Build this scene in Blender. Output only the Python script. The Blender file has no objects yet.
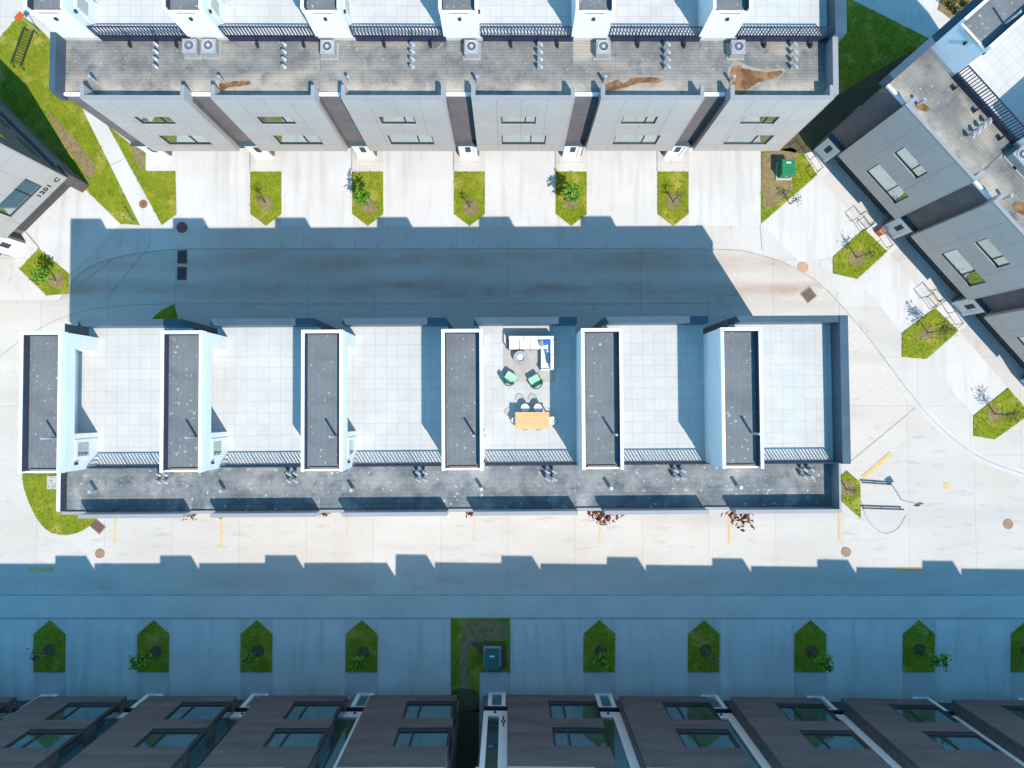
import bpy, bmesh, math, random
from mathutils import Vector, Matrix
random.seed(7)
R = math.radians
scene = bpy.context.scene
COL = scene.collection

# ------------------------------------------------------------------ camera (metres; x east, y north, z up)
FPX, HC = 710.0, 49.0
RX, RY = R(1.77), R(-.32)
cam_d = bpy.data.cameras.new('camera'); cam = bpy.data.objects.new('camera', cam_d); COL.objects.link(cam)
cam.location = (0, 0, HC)
CM = Matrix.Rotation(RY, 3, 'Y') @ Matrix.Rotation(RX, 3, 'X')
cam.rotation_euler = CM.to_euler()
cam_d.sensor_width = 36; cam_d.lens = 36 * FPX / 1024
cam_d.clip_start = .5; cam_d.clip_end = 2000
scene.camera = cam

def at(px, py, z=0.0):
    """survey: a photo pixel seen at height z -> ground plan point"""
    d = CM @ Vector(((px - 512) / FPX, -(py - 384) / FPX, -1)); t = (z - HC) / d.z
    return Vector((d.x * t, d.y * t, z))

# ------------------------------------------------------------------ light
w = bpy.data.worlds.new('World'); scene.world = w; w.use_nodes = True
nt = w.node_tree; nt.nodes.clear()
sky = nt.nodes.new('ShaderNodeTexSky'); sky.sky_type = 'NISHITA'; sky.sun_disc = False
SUN = Vector((.435, -.70, 1.0)).normalized()
elev = math.asin(SUN.z); az = math.atan2(SUN.x, SUN.y)
sky.sun_elevation = elev; sky.sun_rotation = az; sky.altitude = 200
sky.air_density = 1.0; sky.dust_density = .2; sky.ozone_density = 6.0
bg = nt.nodes.new('ShaderNodeBackground'); bg.inputs[1].default_value = .15
wo = nt.nodes.new('ShaderNodeOutputWorld')
tint = nt.nodes.new('ShaderNodeMix'); tint.data_type = 'RGBA'; tint.blend_type = 'MULTIPLY'; tint.inputs[0].default_value = 1; tint.inputs[7].default_value = (.60, 1.24, 1.16, 1)
nt.links.new(sky.outputs[0], tint.inputs[6]); nt.links.new(tint.outputs[2], bg.inputs[0]); nt.links.new(bg.outputs[0], wo.inputs[0])
sd = bpy.data.lights.new('sun', 'SUN'); sd.energy = 3.3; sd.angle = R(.5); sd.color = (1.0, .92, .84)
so = bpy.data.objects.new('sun', sd); COL.objects.link(so)
so.rotation_euler = SUN.to_track_quat('Z', 'Y').to_euler(); so.location = SUN * 90
scene.view_settings.view_transform = 'Standard'; scene.view_settings.look = 'None'
scene.view_settings.exposure = .80; scene.view_settings.gamma = 1
scene.cycles.max_bounces = 6; scene.cycles.diffuse_bounces = 3; scene.cycles.glossy_bounces = 4
scene.cycles.caustics_reflective = False; scene.cycles.caustics_refractive = False

# ------------------------------------------------------------------ materials
def mat(name, c1, c2=None, scale=1.0, rough=.8, metal=0.0, bump=0.0, fine=.0, fscale=30, obj=False,
        stretch=(1, 1, 1), grid=None, spots=None, thresh=(.35, .65), spec=.3, detail=6):
    """procedural surface: c1/c2 mixed by clouds, fine speckle, optional joint grid (w,h,mortar,colour,axes), optional pale/dark spots"""
    m = bpy.data.materials.new(name); m.use_nodes = True
    n = m.node_tree.nodes; L = m.node_tree.links
    b = n['Principled BSDF']; b.inputs['Roughness'].default_value = rough; b.inputs['Metallic'].default_value = metal
    b.inputs['Specular IOR Level'].default_value = spec
    if obj:
        tc = n.new('ShaderNodeTexCoord'); src = tc.outputs['Object']
        oi = n.new('ShaderNodeObjectInfo'); mu = n.new('ShaderNodeVectorMath'); mu.operation = 'SCALE'
        cx = n.new('ShaderNodeCombineXYZ')
        for i in range(3): L.new(oi.outputs['Random'], cx.inputs[i])
        L.new(cx.outputs[0], mu.inputs[0]); mu.inputs['Scale'].default_value = 70
        ad = n.new('ShaderNodeVectorMath'); ad.operation = 'ADD'; L.new(src, ad.inputs[0]); L.new(mu.outputs[0], ad.inputs[1])
        vec = ad.outputs[0]
    else:
        g = n.new('ShaderNodeNewGeometry'); src = g.outputs['Position']; vec = src
    mp = n.new('ShaderNodeMapping'); mp.inputs['Scale'].default_value = stretch; L.new(vec, mp.inputs[0])
    if c2 is None: c2 = tuple(x * .85 for x in c1)
    no = n.new('ShaderNodeTexNoise'); no.inputs['Scale'].default_value = scale; no.inputs['Detail'].default_value = detail
    no.inputs['Roughness'].default_value = .6; L.new(mp.outputs[0], no.inputs['Vector'])
    cr = n.new('ShaderNodeValToRGB'); cr.color_ramp.elements[0].position = thresh[0]; cr.color_ramp.elements[1].position = thresh[1]
    cr.color_ramp.elements[0].color = (*c1, 1); cr.color_ramp.elements[1].color = (*c2, 1)
    L.new(no.outputs['Fac'], cr.inputs[0]); col = cr.outputs[0]
    def mixin(fac, colr, blend='MIX'):
        nonlocal col
        mx = n.new('ShaderNodeMix'); mx.data_type = 'RGBA'; mx.blend_type = blend
        if hasattr(fac, 'node'): L.new(fac, mx.inputs[0])
        else: mx.inputs[0].default_value = fac
        L.new(col, mx.inputs[6])
        if hasattr(colr, 'node'): L.new(colr, mx.inputs[7])
        else: mx.inputs[7].default_value = (*colr, 1)
        col = mx.outputs[2]
    if fine:
        n2 = n.new('ShaderNodeTexNoise'); n2.inputs['Scale'].default_value = fscale; n2.inputs['Detail'].default_value = 4
        L.new(vec, n2.inputs['Vector'])
        r2 = n.new('ShaderNodeValToRGB'); r2.color_ramp.elements[0].position = .3; r2.color_ramp.elements[1].position = .7
        r2.color_ramp.elements[0].color = (1 - fine,) * 3 + (1,); r2.color_ramp.elements[1].color = (1, 1, 1, 1)
        L.new(n2.outputs['Fac'], r2.inputs[0]); mixin(1.0, r2.outputs[0], 'MULTIPLY')
    for sp in (spots or []):
        sc, lo, hi, c, strg = sp[:5]
        n3 = n.new('ShaderNodeTexNoise'); n3.inputs['Scale'].default_value = sc; n3.inputs['Detail'].default_value = 3
        mp3 = n.new('ShaderNodeMapping'); mp3.inputs['Scale'].default_value = sp[5] if len(sp) > 5 else (1, 1, 1)
        mp3.inputs['Location'].default_value = (sc * 3.1, sc * 1.7, 0)
        L.new(vec, mp3.inputs[0]); L.new(mp3.outputs[0], n3.inputs['Vector'])
        r3 = n.new('ShaderNodeValToRGB'); r3.color_ramp.elements[0].position = lo; r3.color_ramp.elements[1].position = hi
        r3.color_ramp.elements[0].color = (0, 0, 0, 1); r3.color_ramp.elements[1].color = (strg,) * 3 + (1,)
        L.new(n3.outputs['Fac'], r3.inputs[0]); mixin(r3.outputs[0], c)
    if grid:
        gw, gh, mort, gc, ax = grid
        sx = n.new('ShaderNodeSeparateXYZ'); L.new(src, sx.inputs[0]); cb = n.new('ShaderNodeCombineXYZ')
        L.new(sx.outputs[ax[0]], cb.inputs[0]); L.new(sx.outputs[ax[1]], cb.inputs[1])
        br = n.new('ShaderNodeTexBrick'); br.offset = 0; br.inputs['Scale'].default_value = 1
        br.inputs['Brick Width'].default_value = gw; br.inputs['Row Height'].default_value = gh
        br.inputs['Mortar Size'].default_value = mort; br.inputs['Mortar Smooth'].default_value = .3
        br.inputs['Color1'].default_value = (1, 1, 1, 1); br.inputs['Color2'].default_value = (.955, .95, .945, 1)
        br.inputs['Mortar'].default_value = (*gc, 1)
        L.new(cb.outputs[0], br.inputs['Vector']); mixin(1.0, br.outputs['Color'], 'MULTIPLY')
    L.new(col, b.inputs['Base Color'])
    if bump:
        bn = n.new('ShaderNodeTexNoise'); bn.inputs['Scale'].default_value = fscale; bn.inputs['Detail'].default_value = 5
        L.new(vec, bn.inputs['Vector']); bp = n.new('ShaderNodeBump'); bp.inputs['Strength'].default_value = bump
        bp.inputs['Distance'].default_value = .05
        L.new(bn.outputs['Fac'], bp.inputs['Height']); L.new(bp.outputs[0], b.inputs['Normal'])
    return m

X_, Y_, Z_ = 0, 1, 2
M = {}
M['pavement'] = mat('pale_concrete', (.62, .59, .55), (.55, .515, .47), .16, .85, fine=.11, fscale=9, bump=.05,
                    spots=[(.5, .52, .72, (.47, .44, .40), .6), (1.7, .6, .72, (.40, .37, .33), .5, (1, .5, 1)), (5, .68, .76, (.30, .28, .26), .4)], grid=(3.55, 3.4, .022, (.78, .77, .77), (0, 1)))
M['road'] = mat('lane_concrete', (.62, .575, .51), (.55, .505, .445), .22, .85, fine=.13, fscale=7, stretch=(.35, 1, 1),
                spots=[(.32, .52, .72, (.40, .35, .30), .5, (.2, 1.3, 1)), (1.3, .64, .74, (.34, .29, .25), .35, (.8, 1.2, 1))], grid=(4.6, 60, .022, (.72, .72, .72), (0, 1)))
M['street'] = mat('street_concrete', (.61, .58, .53), (.54, .505, .46), .2, .85, fine=.12, fscale=8, stretch=(.3, 1, 1),
                  spots=[(1.5, .58, .72, (.38, .35, .32), .5, (.35, 1.4, 1)), (.25, .5, .7, (.52, .46, .39), .6), (.3, .55, .75, (.40, .375, .35), .5, (.2, 1.2, 1))], grid=(4.6, 60, .022, (.78, .78, .78), (0, 1)))
M['driveway'] = mat('driveway_concrete', (.64, .625, .60), (.58, .56, .53), .35, .85, fine=.10, fscale=10, bump=.04,
                    spots=[(.8, .5, .68, (.47, .45, .42), .6, (2.2, .18, 1)), (6, .7, .77, (.28, .27, .26), .35), (.9, .6, .78, (.46, .44, .42), .4, (1.2, .35, 1)), (3.0, .7, .75, (.35, .33, .3), .3)])
M['gutter'] = mat('gutter_concrete', (.60, .575, .535), (.53, .505, .47), .4, .8, fine=.06)
M['stoop'] = mat('stoop_concrete', (.50, .49, .48), (.44, .43, .42), .8, .85, fine=.08)
M['joint'] = mat('joint_dark', (.24, .23, .22), (.40, .38, .35), 1.5, .9)
M['grass'] = mat('lawn_grass', (.16, .235, .006), (.31, .33, .012), 1.0, .9, bump=.8, fine=.45, fscale=14, thresh=(.3, .7),
                 spots=[(.8, .54, .68, (.36, .31, .06), .8), (5, .62, .72, (.07, .13, .006), .6), (9, .64, .72, (.33, .30, .10), .6)])
M['blade'] = mat('grass_tuft', (.12, .21, .008), (.27, .31, .03), .9, .8, fine=.3, fscale=20)
M['dirt'] = mat('dry_mulch', (.25, .18, .08), (.38, .30, .15), 3.5, .95, bump=.8, fine=.5, fscale=16)
M['soil'] = mat('brown_soil_shaded_mulch', (.16, .115, .07), (.11, .10, .045), 1.2, .95, bump=.8, fine=.4, fscale=16)  # bare soil; also the shade-darkened copy of the mulch for the south rings
M['darkmulch'] = mat('dark_mulch', (.045, .032, .026), (.08, .06, .045), 3, .95, bump=.8, fine=.4, fscale=18)
M['facade'] = mat('grey_panel', (.46, .435, .41), (.42, .40, .38), .6, .75, fine=.04, fscale=5, obj=True, grid=(1.41, 3.7, .016, (.62, .62, .62), (0, 2)))
M['brown'] = mat('brown_cladding', (.21, .185, .19), (.165, .145, .15), .9, .8, fine=.15, fscale=12, obj=True, grid=(30, .2, .012, (.7, .7, .7), (0, 2)))
M['taupe'] = mat('taupe_cladding', (.155, .125, .125), (.10, .085, .09), .5, .8, fine=.12, fscale=6, obj=True, stretch=(.5, 1, 2.5), grid=(60, .3, .012, (.82, .82, .82), (0, 2)))
M['white'] = mat('white_stucco', (.80, .80, .80), (.75, .75, .76), .5, .7, fine=.03, fscale=8)
M['trim'] = mat('white_trim', (.82, .82, .82), (.78, .78, .78), 1, .5)
M['coping'] = mat('slate_coping', (.062, .105, .14), (.05, .085, .115), .8, .45, fine=.06, fscale=6)
M['cap'] = mat('grey_coping', (.31, .30, .30), (.28, .27, .27), .8, .55)
M['roofN'] = mat('weathered_membrane', (.29, .275, .245), (.17, .168, .162), .8, .9, fine=.22, fscale=12, obj=True, bump=.15,
                 grid=(2.4, .17, .016, (.70, .69, .68), (0, 1)),
                 spots=[(.45, .52, .66, (.46, .38, .29), .6, (.5, 1.4, 1)), (5.5, .65, .73, (.52, .50, .45), .6), (1.3, .56, .7, (.11, .11, .11), .65)])
M['roofM'] = mat('speckled_membrane', (.195, .21, .215), (.13, .145, .152), .9, .9, fine=.2, fscale=12, obj=True, bump=.15,
                 grid=(2.6, .26, .018, (.75, .75, .75), (0, 1)),
                 spots=[(.6, .56, .68, (.33, .32, .30), .7), (5.0, .65, .72, (.62, .62, .60), .8), (1.3, .54, .68, (.085, .095, .105), .75), (.7, .6, .7, (.36, .355, .34), .5)])
M['boxroof'] = mat('bulkhead_membrane', (.165, .18, .185), (.195, .205, .205), .8, .85, fine=.15, fscale=12, obj=True,
                   grid=(.3, 30, .012, (.8, .8, .8), (0, 1)), spots=[(5.2, .65, .71, (.55, .55, .55), .8), (.9, .5, .7, (.13, .135, .14), .7, (.6, 1.5, 1))])
M['paver'] = mat('pale_pavers', (.56, .545, .515), (.50, .485, .46), .5, .8, fine=.05, fscale=6, obj=True, grid=(.62, .62, .012, (.72, .72, .72), (0, 1)),
                 spots=[(.8, .55, .75, (.46, .45, .43), .4)])
def silt(m, y0, y1, colr, sc=.9, strg=.8):
    n = m.node_tree.nodes; L = m.node_tree.links; b = n['Principled BSDF']; col = b.inputs['Base Color'].links[0].from_socket
    tc = n.new('ShaderNodeTexCoord'); sx = n.new('ShaderNodeSeparateXYZ'); L.new(tc.outputs['Object'], sx.inputs[0])
    r_ = n.new('ShaderNodeValToRGB'); e = r_.color_ramp.elements; e[0].position = y0 / 4; e[0].color = (0, 0, 0, 1); e[1].position = y1 / 4; e[1].color = (0, 0, 0, 1)
    k = e.new((y0 * .6 + y1 * .4) / 4); k.color = (1, 1, 1, 1)
    mv = n.new('ShaderNodeMath'); mv.operation = 'DIVIDE'; mv.inputs[1].default_value = 4; L.new(sx.outputs[1], mv.inputs[0])
    g = n.new('ShaderNodeNewGeometry'); mp = n.new('ShaderNodeMapping'); mp.inputs['Scale'].default_value = (.5, .5, 1); L.new(g.outputs['Position'], mp.inputs[0])
    no = n.new('ShaderNodeTexNoise'); no.inputs['Scale'].default_value = sc; no.inputs['Detail'].default_value = 6; no.inputs['Roughness'].default_value = .7; L.new(mp.outputs[0], no.inputs['Vector'])
    wv = n.new('ShaderNodeMath'); wv.operation = 'MULTIPLY_ADD'; wv.inputs[1].default_value = .35; L.new(no.outputs['Fac'], wv.inputs[0])
    sb = n.new('ShaderNodeMath'); sb.operation = 'SUBTRACT'; L.new(mv.outputs[0], sb.inputs[0]); sb.inputs[1].default_value = .175; L.new(sb.outputs[0], wv.inputs[2])
    L.new(wv.outputs[0], r_.inputs[0])
    r2 = n.new('ShaderNodeValToRGB'); r2.color_ramp.elements[0].position = .42; r2.color_ramp.elements[1].position = .56; L.new(no.outputs['Color'], r2.inputs[0])
    mu = n.new('ShaderNodeMath'); mu.operation = 'MULTIPLY'; L.new(r_.outputs[0], mu.inputs[0]); L.new(r2.outputs[0], mu.inputs[1])
    mu2 = n.new('ShaderNodeMath'); mu2.operation = 'MULTIPLY'; mu2.inputs[1].default_value = strg; L.new(mu.outputs[0], mu2.inputs[0])
    mx = n.new('ShaderNodeMix'); mx.data_type = 'RGBA'; L.new(mu2.outputs[0], mx.inputs[0]); L.new(col, mx.inputs[6]); mx.inputs[7].default_value = (*colr, 1); L.new(mx.outputs[2], b.inputs['Base Color'])
def lane_stain(m, yc, half, colr, strg, seed, lo, hi):
    n = m.node_tree.nodes; L = m.node_tree.links; b = n['Principled BSDF']; col = b.inputs['Base Color'].links[0].from_socket
    g = n.new('ShaderNodeNewGeometry'); sx = n.new('ShaderNodeSeparateXYZ'); L.new(g.outputs['Position'], sx.inputs[0])
    mp = n.new('ShaderNodeMapping'); mp.inputs['Scale'].default_value = (.22, .7, 1); mp.inputs['Location'].default_value = (seed, seed, 0); L.new(g.outputs['Position'], mp.inputs[0])
    no = n.new('ShaderNodeTexNoise'); no.inputs['Scale'].default_value = .8; no.inputs['Detail'].default_value = 8; no.inputs['Roughness'].default_value = .62; L.new(mp.outputs[0], no.inputs['Vector'])
    a1 = n.new('ShaderNodeMath'); a1.operation = 'SUBTRACT'; a1.inputs[1].default_value = yc; L.new(sx.outputs[1], a1.inputs[0])
    a0 = n.new('ShaderNodeMath'); a0.operation = 'MULTIPLY_ADD'; L.new(no.outputs['Fac'], a0.inputs[0]); a0.inputs[1].default_value = 1.6; a0.inputs[2].default_value = -.8
    a2 = n.new('ShaderNodeMath'); a2.operation = 'ADD'; L.new(a1.outputs[0], a2.inputs[0]); L.new(a0.outputs[0], a2.inputs[1])
    a3 = n.new('ShaderNodeMath'); a3.operation = 'ABSOLUTE'; L.new(a2.outputs[0], a3.inputs[0])
    a4 = n.new('ShaderNodeMapRange'); a4.inputs[1].default_value = half; a4.inputs[2].default_value = half * .25; L.new(a3.outputs[0], a4.inputs[0])
    r2 = n.new('ShaderNodeMapRange'); r2.inputs[1].default_value = lo; r2.inputs[2].default_value = hi; L.new(no.outputs['Color'], r2.inputs[0])
    mu = n.new('ShaderNodeMath'); mu.operation = 'MULTIPLY'; L.new(a4.outputs[0], mu.inputs[0]); L.new(r2.outputs[0], mu.inputs[1])
    mv = n.new('ShaderNodeMath'); mv.operation = 'MULTIPLY'; mv.inputs[1].default_value = strg; L.new(mu.outputs[0], mv.inputs[0])
    mx = n.new('ShaderNodeMix'); mx.data_type = 'RGBA'; L.new(mv.outputs[0], mx.inputs[0]); L.new(col, mx.inputs[6]); mx.inputs[7].default_value = (*colr, 1); L.new(mx.outputs[2], b.inputs['Base Color'])
lane_stain(M['road'], 10.1, 1.0, (.40, .27, .21), .6, 3.1, .36, .56); lane_stain(M['road'], 8.1, .8, (.36, .22, .16), .65, 11.7, .42, .6)
lane_stain(M['street'], -11.9, 1.0, (.40, .36, .33), .6, 7.7, .4, .6)
silt(M['roofN'], .1, 2.0, (.52, .44, .35)); silt(M['roofM'], .5, 3.2, (.40, .38, .35), 1.8, .45)
M['stain'] = mat('tan_silt', (.47, .38, .27), (.38, .31, .23), 1.6, .9, fine=.2)
M['rust'] = mat('rusty_puddle', (.36, .20, .09), (.17, .08, .035), 1.6, .45, fine=.3, fscale=7, thresh=(.4, .6))
M['silt'] = mat('dried_silt', (.40, .33, .25), (.30, .26, .21), 2.5, .9, fine=.25, fscale=9)
M['upstand'] = mat('dark_upstand', (.05, .055, .085), (.04, .045, .07), 2, .6)
M['dark'] = mat('dark_frame', (.02, .022, .026), (.03, .032, .036), 2, .4)
M['navy'] = mat('navy_rail', (.018, .024, .05), (.025, .03, .06), 2, .4)
M['garage'] = mat('garage_panel', (.05, .055, .06), (.07, .07, .075), .8, .5, obj=True, grid=(30, .55, .03, (.4, .4, .4), (0, 2)))
M['glass'] = mat('reflecting_glass', (.52, .60, .60), (.46, .56, .56), .9, .03, metal=.92, obj=True)
M['glassdark'] = mat('dark_glass', (.26, .38, .39), (.20, .31, .33), .9, .04, metal=.85, obj=True)
M['steel'] = mat('galvanised_vent', (.62, .63, .65), (.5, .5, .52), 3, .35, metal=.5)
M['acgrey'] = mat('condenser_casing', (.33, .33, .32), (.29, .29, .28), 2, .6)
M['bark'] = mat('tree_bark', (.13, .095, .07), (.18, .14, .10), 6, .9)
M['leafbright'] = mat('bright_leaves', (.10, .26, .012), (.17, .34, .03), 2, .6)
M['leafdull'] = mat('dull_leaves', (.10, .13, .03), (.16, .17, .05), 2, .7)
M['leafred'] = mat('red_leaves', (.15, .035, .02), (.24, .07, .03), 3, .7)
M['yellow'] = mat('yellow_paint', (.74, .47, .14), (.66, .50, .28), 1.2, .8, fine=.25, fscale=8)
M['bluepaint'] = mat('navy_paint', (.03, .03, .14), (.05, .05, .18), 2, .8)
M['iron'] = mat('cast_iron', (.33, .21, .15), (.40, .27, .19), 5, .8, fine=.3, fscale=25)
M['irondark'] = mat('dark_cast_iron', (.17, .10, .085), (.23, .14, .115), 5, .8, fine=.3, fscale=25)
M['rustdisc'] = mat('orange_access_cover', (.60, .38, .24), (.52, .33, .21), 4, .85, fine=.2)
M['green'] = mat('green_cabinet', (.02, .22, .09), (.015, .18, .075), 2, .5)
M['teal'] = mat('teal_cabinet', (.03, .16, .15), (.025, .13, .12), 2, .5)
M['wood'] = mat('honey_wood', (.72, .44, .21), (.62, .35, .15), 2.2, .5, stretch=(.6, 8, 1))
M['cushion'] = mat('white_cushion', (.78, .78, .78), (.72, .72, .73), 2, .9)
M['rug'] = mat('beige_rug', (.50, .45, .41), (.43, .39, .35), 3, .95, fine=.2, fscale=30)
M['gchair'] = mat('light_green_cushion', (.34, .64, .40), (.28, .56, .34), 2, .8)
M['gdark'] = mat('dark_green_shell', (.02, .22, .13), (.015, .17, .10), 2, .6)
M['blue'] = mat('blue_cushion', (.02, .12, .42), (.02, .09, .34), 2, .8)
M['greyf'] = mat('grey_fabric', (.25, .27, .28), (.2, .21, .22), 2, .8)
M['char'] = mat('charcoal_stone', (.09, .09, .095), (.14, .14, .14), 3, .7)
M['orange'] = mat('orange_red_paint', (.70, .09, .02), (.62, .13, .03), 2, .5)

# ------------------------------------------------------------------ mesh helpers
class MB:
    def __init__(s): s.v = []; s.f = []
    def box(s, x0, x1, y0, y1, z0, z1):
        if x0 > x1: x0, x1 = x1, x0
        b = len(s.v)
        s.v += [(x0, y0, z0), (x1, y0, z0), (x1, y1, z0), (x0, y1, z0), (x0, y0, z1), (x1, y0, z1), (x1, y1, z1), (x0, y1, z1)]
        s.f += [[b + i for i in q] for q in ((0, 3, 2, 1), (4, 5, 6, 7), (0, 1, 5, 4), (1, 2, 6, 5), (2, 3, 7, 6), (3, 0, 4, 7))]
        return s
    def rbox(s, cx, cy, hw, hd, z0, z1, a=0):
        ca, sa = math.cos(a), math.sin(a); b = len(s.v)
        P = [(cx + x * ca - y * sa, cy + x * sa + y * ca) for x, y in ((-hw, -hd), (hw, -hd), (hw, hd), (-hw, hd))]
        s.v += [(p[0], p[1], z0) for p in P] + [(p[0], p[1], z1) for p in P]
        s.f += [[b + i for i in q] for q in ((0, 3, 2, 1), (4, 5, 6, 7), (0, 1, 5, 4), (1, 2, 6, 5), (2, 3, 7, 6), (3, 0, 4, 7))]
        return s
    def prism(s, pts, z0, z1):
        ar = sum(pts[i][0] * pts[(i + 1) % len(pts)][1] - pts[(i + 1) % len(pts)][0] * pts[i][1] for i in range(len(pts)))
        if ar < 0: pts = pts[::-1]
        b = len(s.v); n = len(pts)
        s.v += [(p[0], p[1], z0) for p in pts] + [(p[0], p[1], z1) for p in pts]
        s.f.append([b + n + i for i in range(n)]); s.f.append([b + n - 1 - i for i in range(n)])
        for i in range(n):
            j = (i + 1) % n; s.f.append([b + i, b + j, b + n + j, b + n + i])
        return s
    def tube(s, pts, r, seg=8, r2=None):
        pts = [Vector(p) for p in pts]; b = len(s.v); n = len(pts)
        for i, p in enumerate(pts):
            t = (pts[min(i + 1, n - 1)] - pts[max(i - 1, 0)]).normalized()
            a = t.orthogonal().normalized() if i == 0 else (a - t * a.dot(t)).normalized()
            c = t.cross(a); rr = r if r2 is None else r + (r2 - r) * i / (n - 1)
            for k in range(seg):
                q = p + (a * math.cos(2 * math.pi * k / seg) + c * math.sin(2 * math.pi * k / seg)) * rr
                s.v.append(tuple(q))
        for i in range(n - 1):
            for k in range(seg):
                k2 = (k + 1) % seg
                s.f.append([b + i * seg + k, b + i * seg + k2, b + (i + 1) * seg + k2, b + (i + 1) * seg + k])
        s.f.append([b + k for k in range(seg)][::-1]); s.f.append([b + (n - 1) * seg + k for k in range(seg)])
        return s
    def disc(s, cx, cy, r, z0, z1, seg=24, jit=0):
        return s.prism([(cx + r * (1 + random.uniform(-jit, jit)) * math.cos(2 * math.pi * k / seg), cy + r * (1 + random.uniform(-jit, jit)) * math.sin(2 * math.pi * k / seg)) for k in range(seg)], z0, z1)
    def ring(s, cx, cy, r0, r1, z0, z1, seg=24):
        b = len(s.v)
        for r_, z in ((r0, z0), (r1, z0), (r1, z1), (r0, z1)):
            for k in range(seg):
                s.v.append((cx + r_ * math.cos(2 * math.pi * k / seg), cy + r_ * math.sin(2 * math.pi * k / seg), z))
        for q in range(4):
            q2 = (q + 1) % 4
            for k in range(seg):
                k2 = (k + 1) % seg
                s.f.append([b + q * seg + k, b + q * seg + k2, b + q2 * seg + k2, b + q2 * seg + k])
        return s
    def leaf(s, p, sz, nrm=None):
        d = Vector((random.gauss(0, 1), random.gauss(0, 1), random.gauss(0, .6))).normalized()
        e = d.orthogonal().normalized(); e.rotate(Matrix.Rotation(random.uniform(0, 6.28), 3, d))
        f_ = d.cross(e); p = Vector(p); b = len(s.v)
        s.v += [tuple(p - e * sz), tuple(p + f_ * sz * .5), tuple(p + e * sz), tuple(p - f_ * sz * .5)]
        s.f.append([b, b + 1, b + 2, b + 3]); return s
    def build(s, name, m, parent=None, bevel=0, recalc=False, smooth=False):
        me = bpy.data.meshes.new(name); me.from_pydata(s.v, [], s.f)
        if recalc or smooth:
            bm = bmesh.new(); bm.from_mesh(me); bmesh.ops.recalc_face_normals(bm, faces=bm.faces); bm.to_mesh(me); bm.free()
        if smooth:
            for p in me.polygons: p.use_smooth = True
        me.materials.append(M[m] if isinstance(m, str) else m)
        o = bpy.data.objects.new(name, me); COL.objects.link(o)
        if parent: o.parent = parent
        if bevel:
            bv = o.modifiers.new('edge', 'BEVEL'); bv.width = bevel; bv.segments = 2; bv.limit_method = 'ANGLE'
        return o

def tag(o, label=None, cat=None, group=None, kind=None):
    if label: o['label'] = label
    if cat: o['category'] = cat
    if group: o['group'] = group
    if kind: o['kind'] = kind
    return o
def empty(name, loc, rz=0):
    o = bpy.data.objects.new(name, None); COL.objects.link(o); o.location = loc; o.rotation_euler = (0, 0, rz)
    o.empty_display_size = .3; return o
def copy_tree(o, parent=None):
    c = o.copy(); COL.objects.link(c); c.parent = parent
    for ch in [k for k in bpy.data.objects if k.parent == o]: copy_tree(ch, c)
    return c
ORD = ['first', 'second', 'third', 'fourth', 'fifth', 'sixth', 'seventh', 'eighth', 'ninth', 'tenth', 'eleventh']

# ------------------------------------------------------------------ ground, roads, driveways
def sheet(name, pts, z, m, kind='structure'):
    """pts are survey pixels on the ground"""
    P = [at(x, y)[:2] for x, y in pts]
    mb = MB(); mb.prism(P, z - .003, z); o = mb.build(name, m); o['kind'] = kind; return o
def strip(mb, pts, wid, z, world=False):
    P = [Vector(p) if world else at(*p).to_2d() for p in pts]
    L_, R_ = [], []
    for i, p in enumerate(P):
        t = (P[min(i + 1, len(P) - 1)] - P[max(i - 1, 0)]).normalized(); nn = Vector((-t.y, t.x)) * wid / 2
        L_.append(p + nn); R_.append(p - nn)
    for i in range(len(P) - 1):
        b = len(mb.v)
        mb.v += [(*R_[i], z), (*R_[i + 1], z), (*L_[i + 1], z), (*L_[i], z)]; mb.f.append([b, b + 1, b + 2, b + 3])
def smooth(pts, n=5):
    out = []
    for i in range(len(pts) - 1):
        p0, p1, p2, p3 = [Vector(pts[max(0, min(len(pts) - 1, k))]) for k in (i - 1, i, i + 1, i + 2)]
        for k in range(n):
            t = k / n
            out.append(.5 * ((2 * p1) + (p2 - p0) * t + (2 * p0 - 5 * p1 + 4 * p2 - p3) * t * t + (3 * p1 - p0 - 3 * p2 + p3) * t ** 3))
    out.append(Vector(pts[-1])); return [tuple(p) for p in out]

mb = MB(); mb.v = [(-400, -400, 0), (400, -400, 0), (400, 400, 0), (-400, 400, 0)]; mb.f = [[0, 1, 2, 3]]
tag(mb.build('ground', 'pavement'), kind='structure')
outerN = smooth([(60, 300), (78, 275), (110, 259), (160, 251), (210, 249), (400, 249), (690, 249), (760, 255), (815, 280), (862, 330), (900, 380), (928, 415), (955, 440), (990, 462), (1060, 485)])
innerN = smooth([(-60, 480), (-20, 380), (20, 338), (70, 312), (120, 303), (175, 301), (300, 301), (600, 301), (735, 303), (790, 330), (850, 400), (880, 440), (905, 462)])
tag(sheet('road', outerN + [(1060, 595), (-60, 595), (-60, 420), (-60, 300)], .004, 'road'))
tag(sheet('street', smooth([(-60, 560), (10, 552), (60, 530), (100, 505), (500, 500), (830, 500), (880, 470), (905, 440), (940, 436), (975, 455), (1070, 486)], 4) + [(1070, 595.5), (-60, 595.5)], .008, 'street'))
mbj = MB(); mbg = MB()
strip(mbg, smooth([(905, 392), (928, 415), (955, 440), (990, 462), (1060, 485)]), .5, .013)
strip(mbg, [(-60, 606), (1090, 606)], 1.55, .012)
for pl, wd in ((outerN, .05), ([(x, y + 3) for x, y in innerN if x < 740], .035), ([(-60, 595), (1090, 595)], .06), ([(-60, 618.5), (1090, 618.5)], .05)):
    strip(mbj, pl, wd, .016)
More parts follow.
